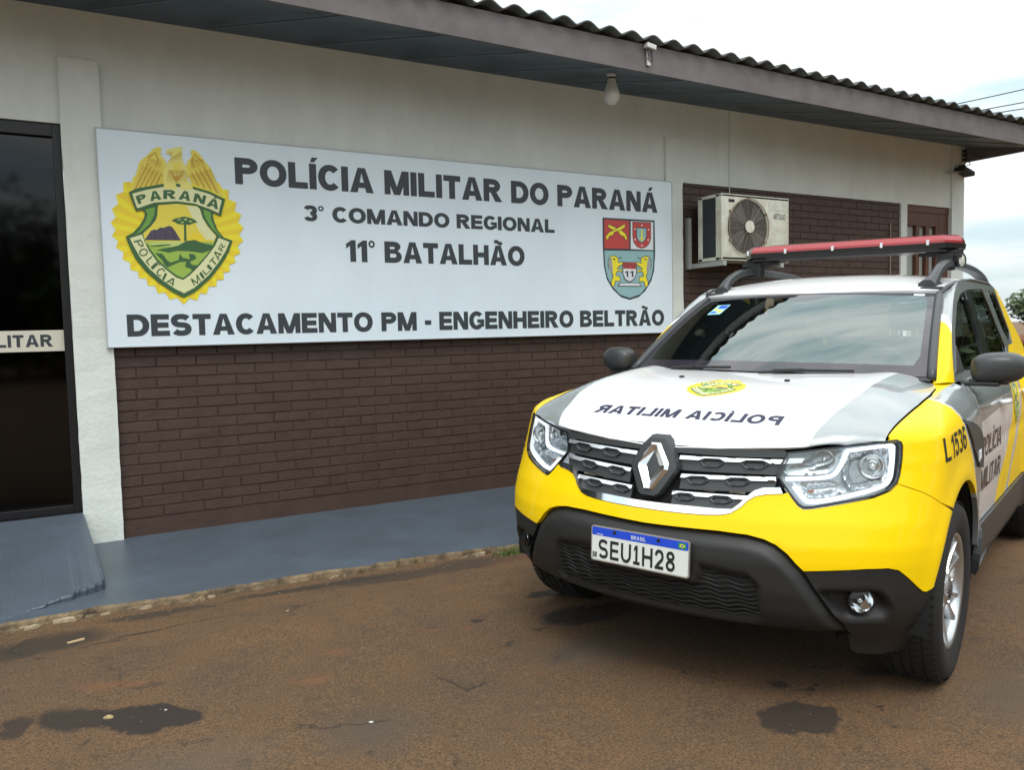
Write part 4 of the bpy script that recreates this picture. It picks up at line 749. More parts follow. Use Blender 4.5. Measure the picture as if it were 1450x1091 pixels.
cloth = mat('seat_cloth', (.075, .078, .08), .9); dash = mat('dashboard', (.08, .084, .086), .7)

BZ = [(.15, .15), (.25, .108), (.32, .056), (.38, .02), (.45, .004), (.55, 0.), (.62, .008), (.68, .028), (.74, .058), (.80, .085), (.86, .108), (.92, .125), (1.0, .142), (1.1, .155), (1.3, .16)]
bz = lambda z: float(np.interp(z, [a for a, _ in BZ], [b for _, b in BZ]))
HX = .905
def planx(x): x = min(max(x, 0), HX); return .30 * x * x + .35 * (1 - (1 - (x / HX) ** 4) ** .25)
_px = np.concatenate([np.linspace(0, .6, 120, endpoint=False), HX * np.sin(np.linspace(np.arcsin((.6 / HX) ** 2), np.pi / 2, 240)) ** .5])
_py = np.array([planx(x) for x in _px]); _px = np.concatenate([_px, [HX, HX]]); _py = np.concatenate([_py, [3.7, 4.6]])
# round the tail
_tt = np.concatenate([[0], np.cumsum(np.hypot(np.diff(_px), np.diff(_py)))])
PX = lambda t: float(np.interp(t, _tt, _px)); PY = lambda t: float(np.interp(t, _tt, _py))
TY = lambda y: float(np.interp(y, _py, _tt))
IND = ([.15, .25, .33, .42, .6, .8, .9, .98, 1.05, 1.09, 1.12, 1.14, 1.2], [.10, .05, .02, .012, .004, 0, .002, .010, .030, .060, .094, .112, .14])
INH = ([.15, .25, .33, .42, .6, .8, .9, .965, 1.0, 1.03, 1.06, 1.085, 1.12], [.10, .05, .02, .012, .004, 0, .002, .010, .036, .085, .135, .165, .20])
AY, AZ, AR, RAY = .84, .345, .425, 3.52
def S(t, z):
    s = -1 if t < 0 else 1; t = abs(t); e = .012
    dx, dy = PX(t + e) - PX(max(t - e, 0)), PY(t + e) - PY(max(t - e, 0))
    if t < e: dx, dy = 1, 0
    l = math.hypot(dx, dy); nx, ny = dy / l, -dx / l
    y0 = PY(t); y = y0 + bz(z); wgt = float(sst(.62, 1.0, t))
    k = float(sst(1.0, 1.28, y)); d = (np.interp(z, *INH) * (1 - k) + np.interp(z, *IND) * k) * wgt
    d += .016 * float(sst(1.30, 1.42, y) * (1 - sst(2.95, 3.15, y)))
    d += .16 * float(sst(3.7, 4.5, y)) ** 1.6
    for ay in (AY, RAY):
        r = math.hypot(y - ay, z - AZ); d -= .013 * math.exp(-((r - .44) / .05) ** 2) * float(sst(.95, 1.1, t))
    # door swage
    if y > 1.3: d += .006 * math.exp(-((z - .80) / .03) ** 2)
    return ((PX(t) - nx * d) * s, y - ny * d, z)
def tyz(y, z): return (TY(y - bz(z)), z)
mir = lambda P: [(-a, b) for a, b in P][::-1]
both = lambda P: P + mir(P)            # open chain on the right -> closed polygon, chain starts and ends on the centre line
sideF = lambda s: (lambda u, v: S(s * u, v))
def part(name, parent=CAR):
    o = empty(name); o.parent = parent; return o

ARC = lambda a0, a1, n=14, r=AR, ay=AY: [(ay + r * math.cos(R(a0 + (a1 - a0) * i / n)), AZ + r * math.sin(R(a0 + (a1 - a0) * i / n))) for i in range(n + 1)]
HL = [(.471, .921), (.534, .930), (.597, .940), (.665, .950), (.73, .958), (.788, .965), (.832, .969), (.848, .962), (.853, .945), (.853, .907), (.85, .852), (.844, .826), (.822, .803), (.769, .782), (.694, .766), (.621, .751), (.572, .741), (.547, .739), (.528, .748), (.505, .77), (.473, .806), (.442, .843), (.451, .879)]
CH_LOW = [(0, .688), (.052, .688), (.143, .689), (.228, .692), (.28, .697), (.312, .705), (.343, .728), (.362, .750), (.383, .766), (.421, .776), (.470, .780)]
CH_UP = [(.462, .801), (.405, .796), (.378, .785), (.359, .767), (.335, .737), (.315, .719), (.264, .716), (.18, .715), (.092, .713), (0, .712)]
YB = [(0, .638), (.107, .640), (.278, .644), (.38, .641), (.438, .631), (.477, .616), (.516, .588), (.544, .558), (.570, .534)]
YF = [(.681, .543), (.769, .549), (.847, .550), (.887, .541), (.925, .513), (.976, .471), (.999, .455), (1.015, .452), (1.043, .459)]
arcF = [tyz(y, z) for y, z in ARC(164, 124, 9)]                      # front edge of the wheel arch, upwards
# ---- yellow bumper
out = CH_LOW + [(.490, .787), (.507, .767), (.530, .744), (.547, .735), (.572, .737), (.621, .747), (.694, .762), (.769, .778), (.824, .799), (.846, .822)] + [(.95, .79), (1.06, .745)] + arcF[::-1] + YF[::-1] + YB[::-1]
bump = panel('bumper', both(out), S, paint['yellow'], CAR, grid=.026, gap=.0012, rim=.02)
# ---- lower black bumper: raised centre guard with bevelled lip and recessed mesh
GE = YB + [(.600, .485), (.645, .415), (.69, .345), (.712, .297), (.55, .288), (.4, .284), (.2, .281), (0, .280)]
RIDGE = [(0, .600), (.249, .606), (.363, .592), (.434, .578), (.481, .549), (.515, .499), (.560, .430), (.61, .36), (.645, .305)]
MESH = [(0, .45), (.21, .455), (.225, .520), (.385, .511), (.415, .49), (.428, .465), (.432, .360), (.405, .335), (.2, .326), (0, .324)]
GEc, MEc = both(GE), both(MESH)
def guard_disp(v):
    d = pdist(v, GEc); r = -.022 + .034 * np.clip(d / .046, 0, 1); ins = pip(v, MEc); dm = pdist(v, MEc)
    return r - np.where(ins, .026 * sst(0, .012, dm), 0)
lower = panel('lower_bumper', GEc, S, plas, CAR, grid=.014, gap=.001, rim=.03, disp=guard_disp)
mb = MB(); 
def wave(z, ph):
    pts = []
    for i in range(121):
        t = -.425 + .85 * i / 120; x, y, zz = S(t, z + .0042 * math.sin(t * 70 + ph) + .002 * math.sin(t * 23 - ph)); pts.append((x, y + .008, zz))
    return pts
for i in range(11): mb.tube(wave(.336 + i * .0165, i * .55), .0042, 5)
mb.build('air_mesh', plas, lower)
# fog-lamp panels, air deflectors
FOGREC = [(.605, .471), (.70, .475), (.788, .477), (.825, .472), (.850, .455), (.873, .411), (.866, .378), (.842, .360), (.812, .356), (.700, .355), (.655, .40)]
for s in (-1, 1):
    o = [(.570, .532)] + YF + [tyz(*ARC(172, 172, 1)[0]), tyz(*ARC(183, 183, 1)[0]), (1.015, .29), (.95, .282), (.85, .284), (.712, .292), (.69, .345), (.645, .415), (.600, .485)]
    def fdisp(v): ins = pip(v, FOGREC); d = pdist(v, FOGREC); return np.where(ins, -.045 * sst(0, .028, d), .004 * np.exp(-(d / .008) ** 2)) - .004
    fp = panel('fog_lamp_panel', o, sideF(s), plas, CAR, grid=.013, gap=.001, rim=.03, disp=fdisp)
    c = Vector(S(.763 * s, .428)); e = .02; a = Vector(S((.763 + e) * s, .428)) - Vector(S((.763 - e) * s, .428)); a.normalize(); n_ = Vector((-a.y, a.x, 0)) * (1 if s < 0 else 1)
    if n_.y > 0: n_ = -n_
    n_ = (n_ * .75 + Vector((0, -1, 0)) * .25).normalized(); Mx = Matrix.Translation(c + n_ * -.032) @ n_.to_track_quat('Z', 'Y').to_matrix().to_4x4()
    fl = part('fog_lamp', CAR)
    mb = MB(); mb.lathe([(.043, 0), (.043, .012), (.039, .014), (.038, .008)], Mx, 30); mb.build('bezel', gloss, fl, auto=40)
    mb = MB(); mb.lathe([(.006, -.03), (.016, -.026), (.028, -.014), (.038, .008)], Mx, 30); mb.lathe([(.0, -.004), (.008, -.006), (.009, -.028)], Mx, 14); mb.build('reflector', chrome, fl, True)
    mb = MB(); mb.lathe([(.038, .009), (.03, .014), (.018, .017), (0.0001, .018)], Mx, 30); mb.build('lens', lampg, fl, True)
    panel('air_deflector', [(.700, .296), (.85, .288), (.985, .286), (.99, .205), (.93, .190), (.80, .198), (.720, .214), (.700, .23)], sideF(s), plas, CAR, grid=.03, off=-.006, rim=.10)
# ---- grille
GR = [(0, .920), (.08, .921), (.227, .921), (.349, .923), (.455, .927), (.474, .919), (.454, .879), (.446, .843), (.476, .808)] + CH_UP
grille = panel('grille', both(GR), S, void, CAR, grid=.03, off=-.045, rim=0)
def bar(ts, zt, te, ze, hx, hh):
    zl = lambda t: zt + (ze - zt) * (t - ts) / (te - ts)
    hx_ = [(a, b) for a, b in hx if a > ts]
    def lower(th, dip):
        L_ = []
        for a, b in hx_: L_ += [(a - .012, zl(a) - th), (a + .008, zl(a) - dip), (b - .008, zl(b) - dip), (b + .012, zl(b) - th)]
        return L_
    top = [(ts, zl(ts))] + [(t, zl(t)) for t in np.linspace(ts, te, 8)[1:-1]] + [(te, ze)]
    chp = top + [(te - .003, ze - .0145)] + lower(.0145, .005)[::-1] + [(ts, zl(ts) - .0145)]
    bod = [(t, z - .012) for t, z in top] + [(te - .01, ze - .052)] + [(t, zl(t) - .05) for t in np.linspace(te - .02, ts, 7)[1:-1]] + [(ts, zl(ts) - .050)]
    for s in (-1, 1):
        b = panel('grille_bar', bod, sideF(s), plas2, grille, grid=.03, off=-.016, rim=.016)
        panel('chrome_strip', chp, sideF(s), satin, b, grid=.006, off=-.004, rim=.014, disp=lambda v: -.38 * (v[:, 1] - (zt + (ze - zt) * (v[:, 0] - ts) / (te - ts)) + .0145))
        for a, c in hx_:
            h6 = [(a - .008, zl(a) - .020), (a + .010, zl(a) - .007), (c - .010, zl(c) - .007), (c + .008, zl(c) - .020), (c - .012, zl(c) - .020 - hh), (a + .012, zl(a) - .020 - hh)]
            def hd(v, h6=h6): return -.012 * sst(.0035, .0075, pdist(v, h6))
            panel('hexagon_cell', h6, sideF(s), plas2, b, grid=.0035, off=-.006, rim=.012, disp=hd)
bar(.09, .8855, .470, .8955, ((.176, .248), (.326, .402)), .014)
bar(.105, .822, .447, .8365, ((.136, .202), (.280, .348)), .012)
bar(.085, .762, .362, .769, ((.104, .162), (.234, .298)), .010)
for s in (-1, 1):
    panel('side_infill', [(.425, .878), (.466, .884), (.450, .845), (.420, .842)], sideF(s), plas2, grille, grid=.03, off=-.014, rim=.01)
    for a, b, z0, z1 in ((.132, .236, .776, .793), (.288, .345, .778, .796), (.132, .19, .731, .742), (.203, .233, .733, .744)):
        panel('strobe_light', [(a, z0), (b, z0), (b, z1), (a, z1)], sideF(s), amber, grille, grid=.01, off=-.026, rim=.012, disp=lambda v: .004 * np.abs(np.sin(v[:, 0] * 220)))
panel('grille_trim', both(CH_LOW[:-1] + [(.474, .781)] + CH_UP), S, chrome, CAR, grid=.02, off=.003, rim=.02)
for s in (-1, 1):
    panel('upper_trim', [(0.03, .921), (.227, .920), (.349, .922), (.46, .927), (.470, .917), (.466, .902), (.35, .897), (.227, .895), (.03, .894)], sideF(s), plas2, grille, grid=.03, off=-.008, rim=.015)
# ---- maker's diamond on its dark surround
def ring_solid(name, outer, inner, mid, y0, y1, mt, par):
    n = len(outer); v = [(x, y0, z) for x, z in outer] + [(x, y1, z) for x, z in mid] + [(x, y0, z) for x, z in inner] + [(x, y0 + .02, z) for x, z in outer] + [(x, y0 + .02, z) for x, z in inner]
    f = []
    for i in range(n):
        j = (i + 1) % n; f += [(i, j, n + j, n + i), (n + i, n + j, 2 * n + j, 2 * n + i), (i, 3 * n + i, 3 * n + j, j), (2 * n + i, 2 * n + j, 4 * n + j, 4 * n + i)]
    mb = MB(); mb.add(v, f); return mb.build(name, mt, par)
zc = .842
sur = [(-.034, .124), (.034, .124), (.072, .085), (.112, .006), (.112, -.008), (.05, -.118), (.03, -.128), (-.03, -.128), (-.05, -.118), (-.112, -.008), (-.112, .006), (-.072, .085)]
mb = MB(); v = []; n = len(sur)
def yb_(z): return bz(z) + .004
for k, (sc_, dy) in enumerate(((1.0, .03), (1.0, -.004), (.93, -.020), (.80, -.024))): v += [(x * sc_ * .88, yb_(zc + z * sc_ * .88) + dy, zc + z * sc_ * .88) for x, z in sur]
f = [(k * n + i, k * n + (i + 1) % n, (k + 1) * n + (i + 1) % n, (k + 1) * n + i) for k in range(3) for i in range(n)] + [tuple(3 * n + i for i in range(n))]
mb.add(v, f); badge_p = mb.build('emblem_surround', plas2, CAR, auto=28)
Q = lambda w_, h_, c: [(-c, h_), (c, h_), (w_, c * .6), (w_, -c * .6), (c, -h_), (-c, -h_), (-w_, -c * .6), (-w_, c * .6)]
def dia(o, i, m_):
    n = 8; yy = lambda z, d: yb_(zc + z) + d
    v = [(x, yy(z, -.026), zc + z) for x, z in o] + [(x, yy(z, -.038), zc + z) for x, z in m_] + [(x, yy(z, -.026), zc + z) for x, z in i]
    f = []
    for a in range(n): b = (a + 1) % n; f += [(a, b, n + b, n + a), (n + a, n + b, 2 * n + b, 2 * n + a)]
    mb = MB(); mb.add(v, f); return mb
dia(Q(.065, .084, .018), Q(.024, .054, .001), Q(.053, .078, .011)).build('diamond_emblem', chrome, badge_p)
mb = MB()
for i in range(9): z = -.04 + i * .01; w_ = .023 * (1 - abs(z) / .055); mb.box(-w_, w_, yb_(zc + z) - .026, yb_(zc + z) - .022, zc + z - .0025, zc + z + .0025)
mb.build('emblem_ribs', gloss, badge_p)
# ---- headlights
for s in (-1, 1):
    H = part('headlight')
    panel('housing', HL, sideF(s), [mat('lamp_housing', (.42, .45, .46), .35, .3, bump=.3, bscale=35) if s < 0 else bpy.data.materials['lamp_housing']], H, grid=.03, off=-.046, rim=-.046)
    panel('rim_seal', HL, sideF(s), gloss, H, holes=[shrink(dens(HL, .03), .006)], grid=.02, off=.001, rim=.012)
    panel('lens', shrink(dens(HL, .03), .005), sideF(s), lampg, H, grid=.025, off=.001, rim=0)
    d1 = crom([(.668, .932), (.73, .941), (.789, .948), (.822, .949), (.826, .935), (.826, .903), (.825, .855), (.819, .834), (.803, .819), (.757, .803), (.692, .787), (.623, .771), (.573, .764), (.549, .769), (.525, .792), (.504, .812)], 4)
    d2 = crom([(.672, .934), (.663, .914), (.654, .888), (.641, .862), (.622, .849), (.582, .841), (.526, .837), (.474, .834)], 4)
    panel('light_strip', ribbon(d1, .0135), sideF(s), led, H, grid=.012, off=-.010, rim=.02)
    panel('light_strip', ribbon(d2, np.linspace(.015, .010, len(d2))), sideF(s), led, H, grid=.012, off=-.014, rim=.02)
    panel('top_bezel', [(.480, .902), (.530, .904), (.522, .888), (.470, .882)], sideF(s), chrome, H, grid=.02, off=-.02, rim=.01)
    def bowl(name, pol, dep, mt, fl=0):
        cc = np.mean(pol, 0)
        def dd(v): d = pdist(v, pol); return -dep * sst(0, .05, d) + (fl * np.sin(v[:, 0] * 300) if fl else 0)
        return panel(name, pol, sideF(s), mt, H, grid=.0085, off=-.022, rim=0, disp=dd)
    bowl('main_reflector', [(.675, .924), (.73, .935), (.79, .942), (.815, .943), (.818, .90), (.817, .86), (.81, .836), (.79, .824), (.745, .811), (.70, .803), (.668, .840), (.662, .875)], .045, bowlm, .0035)
    bowl('turn_reflector', [(.492, .826), (.56, .832), (.625, .838), (.652, .832), (.685, .800), (.62, .782), (.575, .775), (.548, .782), (.515, .806)], .03, bowlm, .002)
    bowl('side_reflector', [(.478, .878), (.545, .902), (.556, .920), (.60, .929), (.655, .934), (.648, .902), (.636, .872), (.612, .857), (.56, .850), (.48, .846), (.464, .858)], .02, mat('dim_reflector', (.42, .45, .46), .25, .8) if s < 0 else bpy.data.materials['dim_reflector'])
    for (t_, z_, r_, nm) in ((.752, .875, .042, 'bulb_shield'), (.590, .897, .034, 'projector')):
        c = Vector(S(t_ * s, z_)); n_ = Vector((.25 * s, -1, .0)).normalized(); Mx = Matrix.Translation(c - n_ * .060) @ n_.to_track_quat('Z', 'Y').to_matrix().to_4x4()
        mb = MB(); mb.lathe([(r_, .034), (r_ * .92, .036), (r_ * .8, .018), (r_ * .4, .006), (r_ * .36, .02), (r_ * .2, .03), (.0001, .032)], Mx, 26); mb.build(nm, chrome, H, True)
    panel('orange_bulb', [(.545, .80), (.575, .805), (.573, .793), (.548, .789)], sideF(s), mat('orange_bulb', (.35, .12, .06), .4) if s < 0 else bpy.data.materials['orange_bulb'], H, grid=.01, off=-.03, rim=.01)
# ---- number plate
P_ = part('number_plate'); P_.location = (0, -.024, .541); P_.rotation_euler = (R(-2), 0, 0)
def rrect(x0, x1, z0, z1, r, n=5):
    return [(cx + r * math.cos(a), cz + r * math.sin(a)) for cx, cz, a0 in ((x1 - r, z1 - r, 0), (x0 + r, z1 - r, 90), (x0 + r, z0 + r, 180), (x1 - r, z0 + r, 270)) for a in [R(a0 + 90 * i / n) for i in range(n + 1)]]
XZ = Matrix(((1, 0, 0, 0), (0, 0, 1, 0), (0, 1, 0, 0), (0, 0, 0, 1)))
pl_white = mat('plate_white', (.72, .76, .72), .4); pl_blue = mat('plate_blue', (.012, .07, .62), .35)
mb = MB(); mb.prism(rrect(-.203, .203, -.067, .067, .011), Matrix.Translation((0, .0, 0)) @ XZ, .006); mb.build('plate_frame', satin, P_)
flat = lambda nm, poly, y, mt, par: obj(nm, [(x, y, z) for x, z in poly], [tuple(range(len(poly)))], mt, par)
flat('plate_face', rrect(-.198, .198, -.062, .062, .008), -.0012, pl_white, P_)
flat('blue_band', rrect(-.198, .198, .031, .062, .006), -.0018, pl_blue, P_)
pt = lambda x0, z0, y=-.0025: (lambda u, v, k: (x0 + u, y - k, z0 + v))
lettering('plate_number', 'SEU!H28', .316, .071, pt(-.168, -.053), M['black'], P_, .20, .22, .02)
lettering('lettering', 'BRASIL', .060, .014, pt(-.03, .038), M['white'], P_, .22, .22, .02)
lettering('lettering', 'BR', .019, .020, pt(-.194, -.053), M['black'], P_, .26, .16, .02)
obj('lettering', [(x, -.0024, z) for x, z in ((-.178, .035), (-.150, .035), (-.150, .0375), (-.178, .0375))], [(0, 1, 2, 3)], M['white'], P_)
flat('flag', rrect(.160, .190, .036, .056, .003), -.0024, mat('flag_green', (.03, .28, .07), .4), P_)
flat('flag_diamond', [(.163, .046), (.175, .0385), (.187, .046), (.175, .0535)], -.0028, M['yel'], P_); flat('flag_disc', [(.175 + .0042 * math.cos(i), .046 + .0042 * math.sin(i)) for i in np.linspace(0, 6, 14)], -.0032, pl_blue, P_)
mb = MB()
for x in (-.10, .082): mb.lathe([(.0065, 0), (.0065, .004), (.0001, .005)], Matrix.Translation((x, -.0015, .052)) @ Matrix.Rotation(R(90), 4, 'X'), 10)
mb.build('plate_screw', M['black'], P_)
# ---- bonnet
hY = [.10, .139, .2, .25, .297, .34, .38, .467, .614, .772, .981, 1.2, 1.4]; hZ = [.888, .919, .955, .982, 1.003, 1.020, 1.036, 1.064, 1.096, 1.122, 1.143, 1.155, 1.16]
HF = [(0, .127), (.08, .128), (.227, .142), (.349, .165), (.455, .195), (.515, .217), (.642, .279), (.744, .35)]
hz_s = crom(list(zip(hY, hZ)), 12); _hy = [p[0] for p in hz_s]; _hz = [p[1] for p in hz_s]
fy = lambda x: float(np.interp(abs(x), [p[0] for p in HF], [p[1] for p in HF]))
def Hd(x, y):
    ax = abs(x); z = float(np.interp(y, _hy, _hz)); u = max(0, (ax - .57) / .18)
    z -= .050 * min(u, 1.3) ** 1.7
    z += .006 * math.exp(-((ax - .56) / .07) ** 2) * float(sst(.3, .6, y))
    d = max(0, y - fy(x)); z -= float(np.interp(ax, [0, .2, .349, .515, .642, .744, .8], [0, .002, .008, .028, .037, .014, .01])) * math.exp(-d / .014)
    return (x, y, z)
HSIDE = [(.745, .36), (.749, .42), (.756, .545), (.765, .74), (.764, .95), (.754, 1.12)]
hood_o = HF + HSIDE + [(.735, 1.175), (.70, 1.205), (.6, 1.165), (.45, 1.10), (.3, 1.055), (.15, 1.03), (0, 1.022)]
WB = [(0, .05), (.505, .05), (.521, .21), (.530, .236), (.542, .297), (.555, .377), (.574, .467), (.589, .614), (.591, .772), (.596, .981), (.600, 1.30), (0, 1.30)]
hood = panel('bonnet', both(hood_o), Hd, [paint['grey'], paint['white']], CAR, regions=[(both(WB), 1)], grid=.028, gap=.0015, rim=.018)
def onhood(x, y, k): p = Hd(x, y); q = Hd(x, y + .01); n_ = Vector((0, -(q[2] - p[2]), .01)).normalized(); return (x, y + n_.y * (.0012 + k), p[2] + n_.z * (.0012 + k))
lettering('lettering', 'POLÍCIA MILITAR', .790, .066, lambda u, v, k: onhood(.396 - u, .290 + v, k), paint['blue'], hood, .275, .13, .022)
ek = .135 / .45
emblem('crest', CREST, CREST_TXT, lambda a, b, k: onhood(-a * ek, .635 + b * ek * .92, k), hood, .000012, .05)
for x in (-.243, .243): mb = MB(); mb.box(x - .010, x + .010, .80, .818, Hd(x, .81)[2] - .002, Hd(x, .81)[2] + .008, 0, .003); mb.build('washer_nozzle', M['black'], hood)
# ---- wings
EY = [.30, .36, .42, .545, .74, .95, 1.08, 1.19, 1.30, 1.5]; EX = [.744, .747, .751, .758, .767, .766, .770, .780, .786, .786]
def Eg(y):
    x = float(np.interp(y, EY, EX)); z = Hd(x, max(y, .35))[2] if y < 1.0 else 0
    zz = float(np.interp(y, [1.0, 1.08, 1.19, 1.30], [Hd(.768, 1.0)[2], 1.094, 1.108, 1.116]))
    return np.array((x, y, (z if y < 1.0 else zz) - .002))
ZB = .955
def SW(t, z):
    s = -1 if t < 0 else 1
    if z <= ZB: return S(t, z)
    ta = abs(t); q = min((z - ZB) / .10, 1.0); p0 = np.array(S(ta, ZB)); p1 = Eg(p0[1]); L = np.linalg.norm(p1 - p0)
    d0 = p0 - np.array(S(ta, ZB - .02)); d0 /= np.linalg.norm(d0); d1 = np.array((-.93, 0, .12))
    h = lambda q: (2 * q ** 3 - 3 * q * q + 1) * p0 + (q ** 3 - 2 * q * q + q) * d0 * L * 1.25 + (-2 * q ** 3 + 3 * q * q) * p1 + (q ** 3 - q * q) * d1 * L * 1.1
    p = h(q)
    return (s * p[0], p[1], p[2])
sideW = lambda s: (lambda u, v: SW(s * u, v))
hl_back = [(.846, .822), (.852, .852), (.855, .907), (.855, .947), (.850, .965), (.834, .971)]
for s in (-1, 1):
    top = [(.800, .975), (.812, 1.02), (.822, 1.0545)] + [(TY(y - bz(ZB)), 1.0545) for y in np.linspace(.42, 1.296, 24)]
    rear = [tyz(y, z) for y, z in ((1.303, 1.0), (1.305, .9), (1.305, .6), (1.300, .49), (1.275, .42))]
    arc = [tyz(y, z) for y, z in ARC(12, 122, 22)]
    o = hl_back + top + rear + arc + [(1.06, .745), (.95, .79)]
    liv = [tyz(y, z) for y, z in ((.895, 1.2), (.895, 1.09), (.90, 1.03), (.915, .98), (.975, .905), (1.06, .84), (1.10, .79), (1.13, .72), (1.14, .30), (1.5, .30), (1.5, 1.2))]
    liw = [tyz(y, z) for y, z in ((.895, 1.2), (.895, 1.09), (.90, 1.03), (.915, .98), (.975, .905), (1.06, .84), (1.10, .79), (1.13, .72), (1.14, .30), (1.16, .30), (1.15, .72), (1.12, .80), (1.08, .85), (.995, .912), (.935, .985), (.92, 1.03), (.917, 1.09), (.917, 1.2))]
    wing = panel('wing', o, sideW(s), [paint['yellow'], paint['grey'], paint['white']], CAR, regions=[(liv, 1), (liw, 2)], grid=.026, gap=.0015, rim=.02)
    vt = [tyz(y, z) for y, z in ((.925, .995), (.97, .985), (1.15, .955), (1.25, .915), (1.295, .85), (1.295, .76), (1.20, .775), (1.06, .87))]
    tr = panel('side_vent', vt, sideF(s), plas2, wing, grid=.02, off=.009, rim=.012)
    panel('side_repeater', [tyz(y, z) for y, z in ((1.15, .845), (1.20, .85), (1.205, .815), (1.155, .805))], sideF(s), M['white'], tr, grid=.02, off=.013, rim=.006)
    lettering('lettering', 'L1536', .37, .085, lambda u, v, k, s=s: tuple(np.array(S(s * tyz((.555 + u) if s > 0 else (.925 - u), .878 + v + .01 * (u / .37))[0], .878 + v + .01 * (u / .37))) + np.array((s * (.0015 + k), -.0006, 0))), M['black'], wing, .2, .2, .04)
# ---- doors and rear quarter
G0, GK = .785, .28
def G(y, z):
    x = G0 - (z - 1.12) * GK + .022 * min(max(y - 1.4, 0), 1) - .05 * min(max(y - 3.3, 0), 1)
    return (x, y, z)
def Gs(s): return lambda y, z: (lambda p: (s * p[0], p[1], p[2]))(G(y, z))
for s in (-1, 1):
    dz0, belt = .49, 1.125
    D1 = [(1.309, 1.112), (1.308, .9), (1.308, .6), (1.300, dz0), (2.19, dz0), (2.20, .8), (2.18, belt + .01)]
    D2 = [(2.186, belt + .01), (2.206, .8), (2.196, dz0), (2.93, dz0)] + [(y, z) for y, z in ARC(160, 112, 8, AR, RAY)] + [(3.12, .84), (3.10, 1.0), (3.06, belt + .02)]
    D3 = [(3.066, belt + .02), (3.106, 1.0), (3.126, .84)] + [(y, z) for y, z in ARC(110, 0, 16, AR, RAY)] + [(4.30, .40), (4.38, .7), (4.36, 1.0), (4.28, 1.16), (3.7, 1.16), (3.4, 1.15)]
    f = lambda P: [tyz(y, z) for y, z in P]
    yb1 = f([(2.50, 1.2), (2.50, 1.02), (2.384, .846), (2.20, .693), (2.0, .60), (1.9, .45), (2.24, .45), (2.36, .56), (2.52, .72), (2.70, .86), (2.79, 1.01), (2.79, 1.2)])
    yb2 = f([(2.86, 1.3), (2.86, 1.0), (2.80, .86), (2.62, .70), (2.46, .60), (2.36, .40), (4.6, .30), (4.6, 1.3)])
    gr = f([(1.2, .93), (1.9, .955), (2.45, .975), (2.6, 1.3), (1.2, 1.3)])
    mats3 = [paint['white'], paint['grey'], paint['yellow']]
    d1 = panel('front_door', f(D1), sideF(s), mats3, CAR, regions=[(gr, 1), (yb1, 2), (yb2, 2)], grid=.045, gap=.002, rim=.02)
    d2 = panel('rear_door', f(D2), sideF(s), mats3, CAR, regions=[(gr, 1), (yb1, 2), (yb2, 2)], grid=.045, gap=.002, rim=.02)
    panel('rear_quarter', f(D3), sideF(s), paint['yellow'], CAR, grid=.06, gap=.002, rim=.02)
    sill = f([(1.305, .487), (1.285, .42), (1.275, .36), (1.285, .30), (3.06, .29), (3.09, .36), (3.08, .487)])
    panel('sill_cladding', sill, sideF(s), plas2, CAR, grid=.04, off=.014, rim=.03)
    for (nm, y0) in ((d1, 2.06), (d2, 2.95)):
        mb = MB(); xx = [S(s * tyz(y0 - .09 + .045 * i, .985)[0], .985) for i in range(5)]
        mb.tube([tuple(np.array(p) + np.array((s * (.012 + .022 * math.sin(math.pi * i / 4)), 0, 0))) for i, p in enumerate(xx)], .012, 8, sq=1.3); mb.build('door_handle', paint['white'], nm, True)
    fl_ = lambda y, u: y + u
    for txt, z0, ca, y0, w_ in (('POLÍCIA', .775, .095, 1.42, .60), ('MILITAR', .63, .095, 1.42, .60)):
        lettering('lettering', txt, w_, ca, lambda u, v, k, s=s, z0=z0, y0=y0, w_=w_: tuple(np.array(S(s * tyz(y0 + (u if s > 0 else w_ - u), z0 + v)[0], z0 + v)) + np.array((s * (.0018 + k), 0, 0))), mat('door_ink', (.055, .035, .035), .4) if 'door_ink' not in bpy.data.materials else bpy.data.materials['door_ink'], d1, .2, .16, .05)
    emblem('crest', CREST, CREST_TXT, lambda a, b, k, s=s: tuple(np.array(S(s * tyz(2.60 + a * .3 * s, .97 + b * .3)[0], .97 + b * .3)) + np.array((s * (.0018 + k), 0, 0))), d2, .00001, .06)
    # greenhouse side with its windows
    FR = [(1.33, 1.112), (1.42, 1.205), (1.51, 1.288), (1.62, 1.370), (1.80, 1.484), (1.92, 1.540), (2.05, 1.583), (2.2, 1.602), (2.5, 1.612), (3.0, 1.606), (3.3, 1.580), (3.56, 1.495), (3.80, 1.385), (4.1, 1.30), (4.28, 1.22), (4.28, 1.142), (3.4, 1.135), (2.2, 1.120)]
    W1 = [(1.45, 1.16), (1.54, 1.25), (1.65, 1.338), (1.864, 1.468), (2.0, 1.515), (2.155, 1.54), (2.165, 1.4), (2.17, 1.29), (2.15, 1.162), (1.71, 1.15)]
    W2 = [(2.285, 1.55), (2.51, 1.56), (2.71, 1.566), (2.78, 1.513), (2.9, 1.36), (3.0, 1.235), (2.97, 1.195), (2.85, 1.178), (2.3, 1.166), (2.34, 1.289), (2.315, 1.4)]
    W3 = [(2.93, 1.568), (3.13, 1.565), (3.21, 1.545), (3.24, 1.49), (3.31, 1.393), (3.37, 1.32), (3.33, 1.28), (3.17, 1.272), (3.08, 1.32), (2.99, 1.42)]
    bp = [(2.155, 1.54), (2.285, 1.55), (2.315, 1.4), (2.34, 1.289), (2.3, 1.166), (2.15, 1.162), (2.17, 1.29), (2.165, 1.4)]
    yd = [(3.11, 1.7), (3.24, 1.56), (3.27, 1.49), (3.34, 1.39), (3.41, 1.32), (3.38, 1.25), (3.13, 1.24), (3.05, 1.2), (3.01, 1.0), (4.61, 1.0), (4.61, 1.7)]
